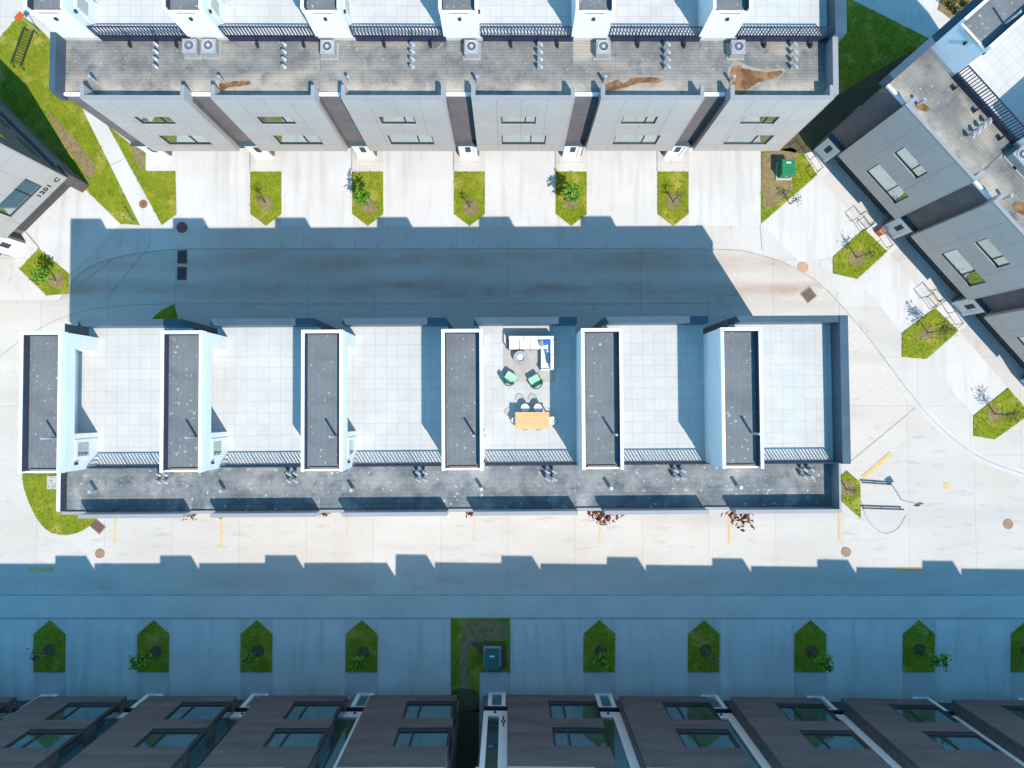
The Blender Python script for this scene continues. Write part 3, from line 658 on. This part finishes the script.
# ------------------------------------------------------------------ shaded south row (taupe type, front faces north)
def make_taupe():
    rt = empty('townhouse', (0, 0, 0)); F = 5.65; W = 7.12; DB = 1.0; T = 11.7; ZO = 2.25; ZQ = 11.45
    MB().box(.02, F, .3, T, ZO, ZR).box(0.02, F, 1.2, T, 0, ZO).box(F, W + .12, DB, T, 0, ZR - .01).build('wall', 'brown', rt)
    fc = MB(); w1 = (.001, 3.1, 3.15, 5.7); w2 = (.001, 3.1, 6.9, 9.2)
    wall_holes(fc, 0, F, ZO, ZQ, [w1, w2], 0, .3)
    fc.box(0.0, F, .301, 1.19, ZO - .003, ZO + .25)
    fc.build('facade', 'taupe', rt)
    # flank walls of the projecting front
    for z0, z1 in ((ZO, 3.1), (5.72, 6.88), (9.22, ZQ)): MB().box(-.02, .019, .301, DB + .3, z0, z1).build('flank_wall', 'char', rt)
    MB().box(F + .001, F + .03, .301, DB + .02, ZO, ZQ).build('flank_wall', 'char', rt)
    for z0, z1 in ((3.15, 5.7), (6.9, 9.2)):
        MB().box(.03, 3.1, .04, .29, z0, z0 + .42).build('sill_panel', 'dark', rt)
        w_ = window(rt, .03, 3.1, z0, z1, 0, (.70,), fr=.13, pane='glassdark')
        MB().box(.0, .028, .16, .30, z0, z1).build('corner_post', 'dark', rt)
        MB().box(-.022, .018, .305, DB, z0 + .02, z1 - .02).build('side_pane', 'glassdark', rt)
    MB().box(.4, F - .3, 1.15, 1.197, .02, 2.3).build('garage_door', 'garage', rt)
    b0, b1 = F + .05, W + .08
    # lower entry surround and door
    po = MB(); po.box(b0 + .1, b0 + .36, DB - .22, DB - .003, 0, 2.3).box(b1 - .5, b1 - .24, DB - .22, DB - .003, 0, 2.3).box(b0 + .36, b1 - .5, DB - .22, DB - .003, 0.0, .12).box(b0 + .36, b1 - .5, DB - .22, DB - .003, 2.05, 2.3)
    so_ = po.build('door_surround', 'trim', rt)
    MB().box(b0 + .36, b1 - .5, DB - .1, DB - .004, .12, 2.05).build('door', 'glassdark', rt)
    MB().box(b0 - .04, b1, DB - .32, DB - .003, 2.42, 2.6).build('canopy', 'navy', rt)
    fr = MB(); fr.box(b0 - .03, b0 + .5, DB - .16, DB - .003, 2.75, ZR + .4).box(b0 + .5, b1, DB - .16, DB - .003, 2.75, 3.5)
    fr.build('stair_window_surround', 'trim', rt)
    MB().box(b0 + .5, b1, DB - .06, DB - .004, 3.5, ZR + .2).build('stair_window', 'glassdark', rt)
    MB().box(b0 + .7, b0 + .85, DB - .25, DB - .161, 3.0, 3.12).build('wall_lamp', 'dark', rt)
    lp = MB(); lp.disc(0, 0, .01, 0, .01, 4)
    MB().box(b0 - .0, b0 + .1, DB - .16, DB - .003, 1.9, 2.05).build('porch_lamp', 'steel', rt)
    MB().box(F + .01, W, DB - .0 + .001, 3.74, ZR, ZR + .02).build('low_roof', 'roofN', rt)
    MB().box(.02, F, .31, 3.74, ZR, ZR + .02).build('low_roof', 'roofN', rt)
    MB().box(0, W, 3.741, T, ZR - .005, ZT).build('terrace_floor', 'paver', rt)
    MB().box(-.0, F + .02, -.02, .31, ZQ + .001, ZQ + .04).build('coping', 'taupe', rt)
    MB().box(F - .35, F + 1.75, .97, 8.0, ZR + .021, ZB + .45).build('stair_bulkhead', 'white', rt)
    return rt
protoS = make_taupe(); south = []
poss = [(-3.29, -18.77, 0), (-10.45, -18.78, 0), (-17.58, -18.79, 0), (-24.7, -18.8, 0), (-31.8, -18.81, 0)]
ra = math.atan2(-18.96 + 18.58, 29.1)
rpos = [(5.65 + 7.23 * k, -18.74 - .0131 * (5.65 + 7.23 * k), ra) for k in range(6)]
for k, (x, y, a_) in enumerate(poss + rpos):
    o = protoS if k == 0 else copy_tree(protoS)
    o.location = (x, y, 0); o.rotation_euler = (0, 0, math.pi + a_); south.append(o)
sl = ['taupe townhouse in shade just left of the dark gap in the bottom row', 'taupe townhouse in shade, second to the left of the dark gap', 'taupe townhouse in shade, third to the left of the dark gap', 'taupe townhouse in shade, fourth to the left of the dark gap', 'taupe townhouse in shade cut off by the left picture edge',
      'taupe townhouse in shade just right of the dark gap, with stacked house number', 'taupe townhouse in shade, second to the right of the dark gap', 'taupe townhouse in shade, third to the right of the dark gap', 'taupe townhouse in shade, fourth to the right of the dark gap', 'taupe townhouse in shade, fifth to the right of the dark gap', 'taupe townhouse in shade beyond the right edge of the bottom row']
for o, l in zip(south, sl): tag(o, l, 'townhouse', 'taupe townhouses of the shaded bottom row')
for k, ch in enumerate('101'):
    t = text(south[5], ch, .58, 'dark'); t.rotation_euler = (R(90), 0, 0); t.location = (5.65 + .28, 1.0 - .17, 4.75 - .5 * k)
MB().box(7.25, 7.3, 1.01, 11.7, 0, ZR).build('end_wall', 'taupe', south[5]); MB().box(6.9, 7.2, .83, .99, 3.51, ZR + .4).build('stair_window_surround', 'trim', south[5])

# ------------------------------------------------------------------ trees, shrubs
def tree(px, py, h, r, n, leaf, label, lsz=.10, lean=(0, 0), group='young trees in the lawn islands', ring=True, name='young_tree', zc=.62, nb=9):
    p = at(px, py); rt = empty(name, (p.x, p.y, .03)); rnd = random
    tr = MB(); top = Vector((lean[0], lean[1], h * .8))
    tr.tube([(0, 0, -.05), (lean[0] * .2, lean[1] * .2, h * .3), (lean[0] * .6, lean[1] * .6, h * .55), tuple(top)], .045, 7, .015)
    cr = MB(); c = Vector((lean[0] * .8, lean[1] * .8, h * zc))
    tips = []
    for k in range(nb):
        a = 6.283 * k / nb + rnd.uniform(-.3, .3); z0 = h * rnd.uniform(.35, .7); b = Vector((lean[0] * z0 / h, lean[1] * z0 / h, z0))
        e = b + Vector((math.cos(a), math.sin(a), rnd.uniform(.4, 1.1))) * r * rnd.uniform(.6, 1)
        mid = (b + e) / 2 + Vector((0, 0, .05)); tr.tube([b, mid, e], .018, 5, .006); tips += [mid, e, (mid + e) / 2]
        for j in range(3):
            e2 = mid + Vector((rnd.uniform(-1, 1), rnd.uniform(-1, 1), rnd.uniform(0, 1))) * r * .45; tr.tube([mid, e2], .008, 4, .004); tips.append(e2)
    tr.build('trunk', 'bark', rt)
    for k in range(n):
        q = rnd.choice(tips) + Vector((rnd.gauss(0, 1), rnd.gauss(0, 1), rnd.gauss(0, .8))) * r * .2
        cr.leaf(q, lsz * rnd.uniform(.6, 1.3))
    cr.build('crown', leaf, rt)
    tag(rt, label, 'tree', group)
    if ring:
        m_ = MB(); cx, cy = p.x, p.y
        m_.disc(cx, cy, .42 if cy < -10 else .55, .03, .068, 16, .22); tag(m_.build('mulch', 'soil' if cy < -10 else 'dirt'), 'ring of dry mulch around a young tree', 'mulch', kind='stuff')  # south rings get a darker brown, shade put into the mulch colour
    return rt
tn = ['leaf speckled sapling in the first pointed lawn of the north driveways', 'bushy bright green young tree in the second pointed lawn of the north driveways', 'thin sapling in the third pointed lawn of the north driveways',
      'bushy green young tree in the fourth pointed lawn of the north driveways', 'thin sapling in the fifth pointed lawn of the north driveways']
tree(266, 203, 2.2, .5, 60, 'leafdull', tn[0], .06)
tree(369, 207, 3.0, .62, 520, 'leafbright', tn[1], .12, lean=(-.2, .3))
tree(470, 208, 2.0, .45, 50, 'leafdull', tn[2], .06)
tree(571, 202, 2.6, .6, 480, 'leafbright', tn[3], .12, lean=(-.1, .2))
tree(673, 202, 2.2, .5, 70, 'leafdull', tn[4], .06)
tree(57, 281, 3.0, .6, 260, 'leafbright', 'green young tree in the lawn island by the numbered corner house', .11)
tree(856, 258, 2.6, .5, 70, 'leafdull', 'bare sapling in the upper lawn island of the angled block', .07)
tree(927, 333, 3.0, .65, 200, 'leafdull', 'sparse leafy tree in the middle lawn island of the angled block', .09)
tree(994, 414, 2.9, .6, 120, 'leafdull', 'sparse tree in the lower lawn island of the angled block', .08)
tree(846, 489, 1.8, .35, 40, 'leafdull', 'tiny sapling in the small lawn at the right end of the centre row', .06)
tree(790, 204, 1.6, .4, 60, 'leafdull', 'small weedy sapling in the corner bed with the green cabinet', .07, ring=False)
sp = [(50, 650, 2.0, 40, 'leafdull', (-.2, 0), 'bare sapling in the leftmost full shaded lawn'), (157, 651, 2.8, 380, 'leafbright', (-.55, -.15), 'leafy green tree leaning left out of the second shaded lawn'),
      (258, 650, 2.2, 140, 'leafbright', (-.2, -.3), 'faint green sapling in the third shaded lawn'), (364, 652, 2.4, 320, 'leafbright', (-.15, -.5), 'green young tree in the shaded lawn left of the wide planter'),
      (600, 652, 2.2, 240, 'leafbright', (.05, -.4), 'green young tree in the first shaded lawn right of the wide planter'), (705, 650, 2.2, 30, 'leafdull', (.4, -.3), 'bare crooked sapling in the shaded lawn, second right of the planter'),
      (811, 651, 2.6, 380, 'leafbright', (.3, -.2), 'bushy green tree in the shaded lawn, third right of the planter'), (919, 649, 2.8, 260, 'leafbright', (.75, -.35), 'leafy tree leaning right out of the shaded lawn, fourth right of the planter'),
      (1026, 650, 2.4, 150, 'leafbright', (.2, 0), 'young tree in the shaded lawn at the right picture edge')]
for px, py, h, n, lf, ln, lb in sp: tree(px, py, h, .5, n, lf, lb, .12, lean=ln, group='young trees in the shaded lawns')
rp = [(202, 508, 2.5, .5, 'small dark red shrub at the foot of the second centre house'), (332, 507, 2.3, .42, 'tiny dark red shrub at the foot of the third centre house'), (472, 508, 2.3, .4, 'narrow dark red shrub left of the middle of the centre row'),
      (600, 507, 3.1, .9, 'dark red leaved tree below the furnished terrace house'), (733, 507, 3.1, .95, 'dark red leaved tree below the rightmost parapet gap of the centre row')]
for px, py, h, r_, lb in rp: tree(px, py, h, r_, 260 if r_ > .6 else 110, 'leafred', lb, .19 if r_ > .6 else .13, group='red leaved trees along the centre row', ring=False, name='red_leaved_tree', nb=12)
def shrub(px, py, r, m, label):
    p = at(px, py); rt = empty('shrub', (p.x, p.y, .05)); st = MB(); lf = MB()
    for k in range(10):
        a = random.uniform(0, 6.28); e = Vector((math.cos(a) * r * .7, math.sin(a) * r * .7, r * random.uniform(.5, 1.1))); st.tube([(0, 0, 0), e * .5, e], .015, 4, .006)
        for j in range(26): lf.leaf(e * random.uniform(.4, 1.05) + Vector((random.gauss(0, 1), random.gauss(0, 1), random.gauss(0, 1))) * r * .18, .07)
    st.build('stem', 'bark', rt); lf.build('foliage', m, rt); tag(rt, label, 'shrub', 'shrubs in the top right planting bed')
for px, py, r_, lb in ((945, 4, .45, 'low green shrub at the left corner of the top right bed'), (952, 9, .4, 'low green shrub in the middle of the top right bed'), (962, 5, .45, 'brownish shrub at the right of the top right bed'), (957, 14, .35, 'small shrub at the lower corner of the top right bed'), (955, 0, .4, 'low shrub at the top edge of the top right bed')):
    shrub(px, py, r_, 'leafdull', lb)

# ------------------------------------------------------------------ utility covers, paint, cabinets
def cover(px, py, r, m, label):
    p = at(px, py); rt = empty('manhole_cover', (p.x, p.y, 0))
    a = MB(); a.ring(0, 0, r * .86, r, .008, .034, 28); a.build('frame', m, rt)
    b = MB(); b.disc(0, 0, r * .85, .008, .030, 28); b.build('lid', m, rt)
    c = MB(); [c.ring(0, 0, r * k, r * k + .03, .0301, .034, 24) for k in (.2, .42, .64)]; c.build('rib', m, rt)
    tag(rt, label, 'manhole cover', 'round covers in the pavement')
cover(182, 227.5, .38, 'irondark', 'dark round manhole cover at the shadow edge of the north lane')
cover(803, 267.5, .38, 'rustdisc', 'orange brown round cover in the sunlit turning area at the right')
cover(143.5, 204, .32, 'rustdisc', 'orange round cover in the slanting walk')
cover(100, 553.5, .33, 'iron', 'brown round cover near the yellow line at the lower left')
cover(846, 552, .34, 'iron', 'brown round cover under the right end of the centre row')
cover(1008, 524, .35, 'iron', 'brown round cover near the right picture edge')
def grate(px, py, w_, h_, rz, m, label):
    p = at(px, py); rt = empty('drain_grate', (p.x, p.y, 0), rz)
    a = MB(); a.box(-w_, w_, -h_, -h_ + .05, .008, .035).box(-w_, w_, h_ - .05, h_, .008, .035).box(-w_, -w_ + .05, -h_ + .05, h_ - .05, .008, .035).box(w_ - .05, w_, -h_ + .05, h_ - .05, .008, .035); a.build('frame', m, rt)
    b = MB(); n = 7
    for k in range(n): y = -h_ + .09 + (2 * h_ - .18) * k / (n - 1); b.box(-w_ + .05, w_ - .05, y - .025, y + .025, .012, .032)
    b.build('bars', m, rt); MB().box(-w_ + .03, w_ - .03, -h_ + .03, h_ - .03, .006, .0105).build('pit', 'dark', rt)
    tag(rt, label, 'drain', 'drain grates in the north lane')
grate(182.3, 257, .33, .46, 0, 'irondark', 'rusty drain grate in the north lane, upper of the pair'); grate(182.0, 273.5, .33, .46, 0, 'irondark', 'rusty drain grate in the north lane, lower of the pair')
grate(808.5, 295, .42, .42, R(38), 'iron', 'striped drain grate in the sunlit turning area')
grate(97.5, 526, .34, .5, R(50), 'iron', 'tan drain grate at the tip of the curved lawn, lower left')
M['faint'] = mat('worn_yellow_paint', (.66, .53, .33), (.60, .52, .40), 1.2, .8, fine=.2, fscale=8)
def paint(pts, wid, m, name, label, cat='painted line', z=.024):
    mb = MB(); strip(mb, pts, wid, z); o = mb.build(name, m); tag(o, label, cat, 'painted marks on the pavement'); return o
for a_, b_, l in (((115, 515), (115, 542), 'yellow parking line below the left end house of the centre row'), ((221.5, 519), (221, 548), 'yellow parking line below the second centre house'), ((347.5, 517), (347.5, 536), 'faint yellow parking line below the third centre house'),
                  ((474.5, 514), (474.5, 541), 'faint yellow parking line under the middle of the centre row'), ((600.5, 514), (600, 544), 'faint yellow parking line below the furnished terrace house'), ((729, 514), (729, 543), 'yellow parking line below the fifth centre house'),
                  ((839, 512), (839.5, 540), 'yellow parking line at the right end of the centre row')):
    paint([a_, b_], .14, 'faint' if 'faint' in l else 'yellow', 'parking_line', l)
paint([(862, 478), (891, 453)], .26, 'yellow', 'parking_line', 'slanting yellow parking line at the right end island')
paint([(27, 569), (54, 569.5)], .28, 'yellow', 'arrow_mark', 'faded yellow mark in the shade at the lower left'); paint([(896, 569.5), (924, 569.5)], .28, 'yellow', 'arrow_mark', 'faded yellow mark in the shade at the lower right')
paint([(944, 485.5), (950, 485.5)], .42, 'yellow', 'paint_patch', 'small square yellow patch in the sunlit street at the right')
def barrier(p0, p1, label):
    a = at(*p0); b = at(*p1); rt = empty('guard_rail', (a.x, a.y, 0)); d = b - a
    mb = MB(); mb.tube([(0, 0, .22), (d.x, d.y, .22)], .055, 8); mb.build('rail', 'navy', rt)
    for t_ in (.04, .5, .96):
        pm = MB(); pm.tube([(d.x * t_, d.y * t_, 0), (d.x * t_, d.y * t_, .2)], .03, 8); pm.build('post', 'navy', rt)
    tag(rt, label, 'rail', 'low navy rails by the small right lawn')
barrier((861, 482), (889, 484), 'low navy rail, upper of two beside the parking sign'); barrier((861, 507.5), (902, 509), 'low navy rail, lower of two beside the parking sign')
paint(smooth([(861, 501), (868, 520), (883, 533), (897, 529), (906, 515)]), .05, 'joint', 'curved_joint', 'thin curved joint around the accessible bay', 'joint line')
def sign(px, py, h, m, label, w_=.24, hh=.3):
    p = at(px, py); rt = empty('sign_post', (p.x, p.y, 0)); a = MB(); a.tube([(0, 0, 0), (0, 0, h)], .03, 8); a.build('post', 'steel', rt)
    b = MB(); b.box(-w_, w_, -.035, -.03, h - 2 * hh, h - .01); b.build('plate', m, rt); tag(rt, label, 'sign'); return rt
s_ = sign(901.5, 500, 2.3, 'greyf', 'grey parking sign on a thin post right of the small lawn'); s_.rotation_euler = (0, 0, R(28))
s_ = sign(40, 33, 2.4, 'orange', 'orange red sign on a post at the top left lawn', .3, .25); s_.rotation_euler = (0, 0, R(50))
s_ = sign(135, 222, 1.6, 'dark', 'thin dark post sign at the tip of the slanting walk', .06, .12)

# rack lying over the top left lawn
p = at(27, 51); rk = empty('metal_rack', (p.x, p.y, 0), R(-18)); a = MB()
for sx_ in (-.35, .35): a.tube([(sx_, -1.35, .06), (sx_, -1.35, .55), (sx_, 1.35, .55), (sx_, 1.35, .06)], .035, 8)
a.build('frame', 'dark', rk); b = MB()
for k in range(13): y = -1.2 + 2.4 * k / 12; b.tube([(-.35, y, .55), (.35, y, .55)], .02, 6)
b.build('bars', 'dark', rk); tag(rk, 'dark barred metal rack standing on the top left lawn', 'rack')

def cabinet(px, py, w_, d_, h, m, label, rz=0):
    p = at(px, py, h * .8); rt = empty('utility_cabinet', (p.x, p.y, .03), rz)
    MB().box(-w_ - .12, w_ + .12, -d_ - .12, d_ + .12, 0, .1).build('pad', 'stoop', rt)
    a = MB(); a.box(-w_, w_, -d_, d_, .1, h - .08); a.build('casing', m, rt, bevel=.02)
    b = MB(); b.box(-w_ - .04, w_ + .04, -d_ - .04, -.01, h - .08, h).box(-w_ - .04, w_ + .04, .01, d_ + .04, h - .08, h); b.build('lid', m, rt, bevel=.02)
    MB().box(-.12, .12, -d_ - .02, -d_ - .001, h - .5, h - .4).build('handle', 'steel', rt)
    MB().box(-.16, .16, d_ * .5, d_ * .5 + .1, h + .001, h + .012).build('warning_label', 'trim', rt); tag(rt, label, 'utility cabinet', 'utility cabinets')
cabinet(787.5, 168, .42, .5, 1.0, 'green', 'bright green utility cabinet in the corner bed between two blocks')
cabinet(492, 660, .47, .55, 1.0, 'teal', 'dark teal utility cabinet in the shaded wide planter')

# entry handrails in front of the north and angled rows
def handrail(loc, rz, pts, label, group):
    rt = empty('handrail', loc, rz); a = MB(); a.tube([(x, y, .9) for x, y in pts], .022, 6); a.build('rail', 'dark', rt)
    for x, y in pts:
        b = MB(); b.tube([(x, y, 0), (x, y, .95)], .022, 6); b.build('post', 'dark', rt)
    tag(rt, label, 'handrail', group)
bq = [on(east[1], x, y, .9) for x, y in ((869, 227), (877, 222), (893, 245), (886, 251))]
cq = [on(east[1], x, y, .9) for x, y in ((857, 218), (866, 211), (875, 221), (867, 229))]
for i in range(3):
    base = E0 + eu * 7.15 * i; lo = ('upper', 'middle', 'lower')[i]
    mid = ((bq[1][0] + bq[2][0]) / 2, (bq[1][1] + bq[2][1]) / 2); mid2 = ((bq[0][0] + bq[3][0]) / 2, (bq[0][1] + bq[3][1]) / 2)
    handrail(base, EA, [bq[0], bq[1], mid, bq[2], bq[3]], 'black porch handrail at the %s entry of the angled block' % lo, 'porch handrails of the angled block')
    if i: handrail(base, EA, [cq[3], cq[0], cq[1], cq[2]], 'small black corner rail left of the %s angled entry' % lo, 'porch handrails of the angled block')
    q = [base + Matrix.Rotation(EA, 3, 'Z') @ Vector(c) for c in ((-.45, 1.3, 0), (-.45, -.75, 0), (1.95, -.75, 0), (1.95, 1.3, 0))]
    mb = MB(); mb.prism([tuple(c[:2]) for c in q], -.02, .042); tag(mb.build('walkway', 'gutter'), kind='structure')
bp = E0 + eu * 7.15
rt = empty('flower_crate', bp + Matrix.Rotation(EA, 3, 'Z') @ Vector((.3, .05, .07)), EA); MB().box(-.2, .2, -.25, .25, 0, .35).build('box', 'orange', rt); MB().box(-.17, .17, -.22, .22, .351, .37).build('soil', 'iron', rt)
tag(rt, 'reddish brown box beside the middle entry of the angled block', 'planter')

# ------------------------------------------------------------------ roof terrace furniture (fourth centre house)
ZF = ZT + .004
def place(px, py, z=ZF): p = at(px, py, z); return p
r0, r1 = place(503.3, 347.5), place(555, 382)
rg = MB(); rg.box(r0.x, r1.x, r1.y, r0.y, ZF, ZF + .014); tag(rg.build('rug', 'rug'), 'beige outdoor rug under the seating group on the furnished terrace', 'rug')
# sectional sofa
zs = ZF + .016
a0 = place(508.5, 336, ZF + .6); a1 = place(553.5, 349.5, ZF + .4); a2 = place(540.5, 370, ZF + .4)
sf = empty('corner_sofa', (a0.x, a1.y, zs)); w_ = a1.x - a0.x; dN = a0.y - a1.y; dl = a1.y - a2.y; xs = a2.x - a0.x
fr = MB(); fr.box(0, w_, 0, dN, 0.02, .2).box(xs, w_, -dl, -.001, .02, .2); fr.build('base', 'char', sf)
for k in range(3): c = MB(); c.box(.03 + (xs) * k / 3, .0 + xs * (k + 1) / 3, .02, dN - .2, .2, .42); c.build('seat_cushion', 'cushion', sf, bevel=.03)
c = MB(); c.box(xs + .02, w_ - .2, .02, dN - .2, .2, .42); c.build('seat_cushion', 'cushion', sf, bevel=.03)
c = MB(); c.box(xs + .02, w_ - .2, -dl + .05, -.0, .2, .42); c.build('seat_cushion', 'cushion', sf, bevel=.03)
for k in range(3): c = MB(); c.box(.0 + w_ * k / 3 + .01, w_ * (k + 1) / 3 - .01, dN - .19, dN, .2, .72); c.build('back_cushion', 'cushion', sf, bevel=.03)
for k in range(2): c = MB(); c.box(w_ - .19, w_, -dl + (dl + dN - .2) * k / 2 + .01, -dl + (dl + dN - .2) * (k + 1) / 2 - .01, .2, .72); c.build('back_cushion', 'cushion', sf, bevel=.03)
c = MB(); c.box(-.09, -.03, 0.05, dN, .5, .56).box(-.09, -.03, .05, .1, 0, .5).box(-.09, -.03, dN - .05, dN, 0, .5); c.build('arm', 'dark', sf)
c = MB(); c.box(xs, w_ - .2, -dl - .03, -dl + .04, .05, .5); c.build('arm', 'cushion', sf)
tag(sf, 'white corner sofa on the furnished roof terrace', 'sofa')
def pillow(px, py, sx, sy, m, rz, label):
    q = place(px, py, ZF + .62); rt = MB(); rt.rbox(0, 0, sx, sy, -.1, .1, 0); o = rt.build('throw_pillow', m, bevel=.08); o.location = q + Vector((0, 0, -.0)); o.rotation_euler = (.5, 0, rz)
    tag(o, label, 'pillow', 'pillows on the corner sofa')
pillow(546.5, 341.8, .19, .17, 'blue', .3, 'bright blue pillow in the sofa corner'); pillow(541.5, 343, .12, .2, 'greyf', .2, 'grey green pillow left of the blue one')
pillow(548, 358, .07, .32, 'coping', 0, 'long slate blue pillow on the right arm of the sofa')
# fire table
q = place(520.5, 357.8, zs + .3); ft = empty('fire_table', (q.x, q.y, zs)); a = MB(); a.ring(0, 0, .2, .38, .05, .36, 28); a.build('drum', 'char', ft); a = MB(); a.ring(0, 0, .19, .39, .361, .39, 28); a.build('top_ring', 'acgrey', ft)
a = MB(); a.disc(0, 0, .19, .05, .3, 20); a.build('gravel', 'cushion', ft); tag(ft, 'round fire table with pale stones on the rug', 'fire table')
def lounge(px, py, rz, label):
    q = place(px, py, zs + .4); rt = empty('lounge_chair', (q.x, q.y, zs), rz)
    a = MB(); a.box(-.3, .3, -.25, .35, .3, .43); a.build('seat', 'gchair', rt, bevel=.05)
    b = MB(); n = 12; ri, ro = .31, .38
    for k in range(n):
        t0 = math.pi + math.pi * k / n; t1 = math.pi + math.pi * (k + 1) / n
        P = [(ri * math.cos(t0), ri * math.sin(t0) - .05), (ro * math.cos(t0), ro * math.sin(t0) - .05), (ro * math.cos(t1), ro * math.sin(t1) - .05), (ri * math.cos(t1), ri * math.sin(t1) - .05)]
        b.prism(P, .2, .5 + .25 * math.sin(math.pi * (k + .5) / n))
    b.build('backrest', 'gdark', rt)
    c = MB(); c.box(-.2, .2, -.27, -.15, .43, .6); c.build('cushion', 'coping', rt, bevel=.04)
    for x in (-.25, .25):
        for y in (-.2, .3): d = MB(); d.tube([(x, y, 0), (x, y, .3)], .02, 6); d.build('leg', 'dark', rt)
    tag(rt, label, 'armchair', 'green armchairs on the furnished terrace')
lounge(509.5, 378.5, R(-32), 'green armchair, left one of the pair below the fire table'); lounge(535.5, 381.5, R(30), 'green armchair, right one of the pair, on the rug corner')
# dining
t0, t1 = place(515.3, 412, ZT + .75), place(549.3, 429, ZT + .75); cx, cy = (t0.x + t1.x) / 2, (t0.y + t1.y) / 2; hw, hd = (t1.x - t0.x) / 2, (t0.y - t1.y) / 2
dt = empty('dining_table', (cx, cy, ZF)); a = MB()
for k in range(5): a.box(-hw, hw, -hd + 2 * hd * k / 5 + .004, -hd + 2 * hd * (k + 1) / 5 - .004, .71, .75)
a.build('table_top', 'wood', dt)
for x in (-hw + .08, hw - .08):
    for y in (-hd + .08, hd - .08): d = MB(); d.box(x - .03, x + .03, y - .03, y + .03, 0, .709); d.build('leg', 'wood', dt)
tag(dt, 'honey coloured wooden dining table on the furnished terrace', 'table')
def dchair(x, y, rz, label):
    rt = empty('dining_chair', (x, y, ZF), rz); a = MB(); a.disc(0, 0, .23, .43, .46, 18); a.build('seat', 'cushion', rt)
    b = MB(); pr = [(.24 * math.cos(R(k)), -.24 * abs(math.sin(R(k))) - .02, .78 - .12 * abs(math.cos(R(k)))) for k in range(180, 361, 15)]
    b.tube(pr, .014, 6)
    for k in range(195, 346, 25): b.tube([(.24 * math.cos(R(k)), -.24 * abs(math.sin(R(k))) - .02, .78 - .12 * abs(math.cos(R(k)))), (.21 * math.cos(R(k)), -.21 * abs(math.sin(R(k))), .44)], .007, 5)
    b.build('backrest', 'char', rt)
    for xx in (-.15, .15):
        for yy in (-.15, .15): d = MB(); d.tube([(xx, yy, .43), (xx * 1.3, yy * 1.3, 0)], .012, 6); d.build('leg', 'char', rt)
    tag(rt, label, 'chair', 'chairs around the dining table')
dchair(cx - .38, cy + hd + .22, math.pi, 'white wire back chair above the dining table, left of two'); dchair(cx + .32, cy + hd + .22, math.pi, 'white wire back chair above the dining table, right of two')
dchair(cx + hw + .18, cy - .02, R(90), 'white wire back chair at the right end of the dining table'); dchair(cx - hw + .02, cy, R(-90), 'white wire back chair tucked under the left end of the table')
dchair(cx - .38, cy - hd + .2, 0, 'wire back chair tucked under the lower side of the table, left of two'); dchair(cx + .32, cy - hd + .2, 0, 'wire back chair tucked under the lower side of the table, right of two')
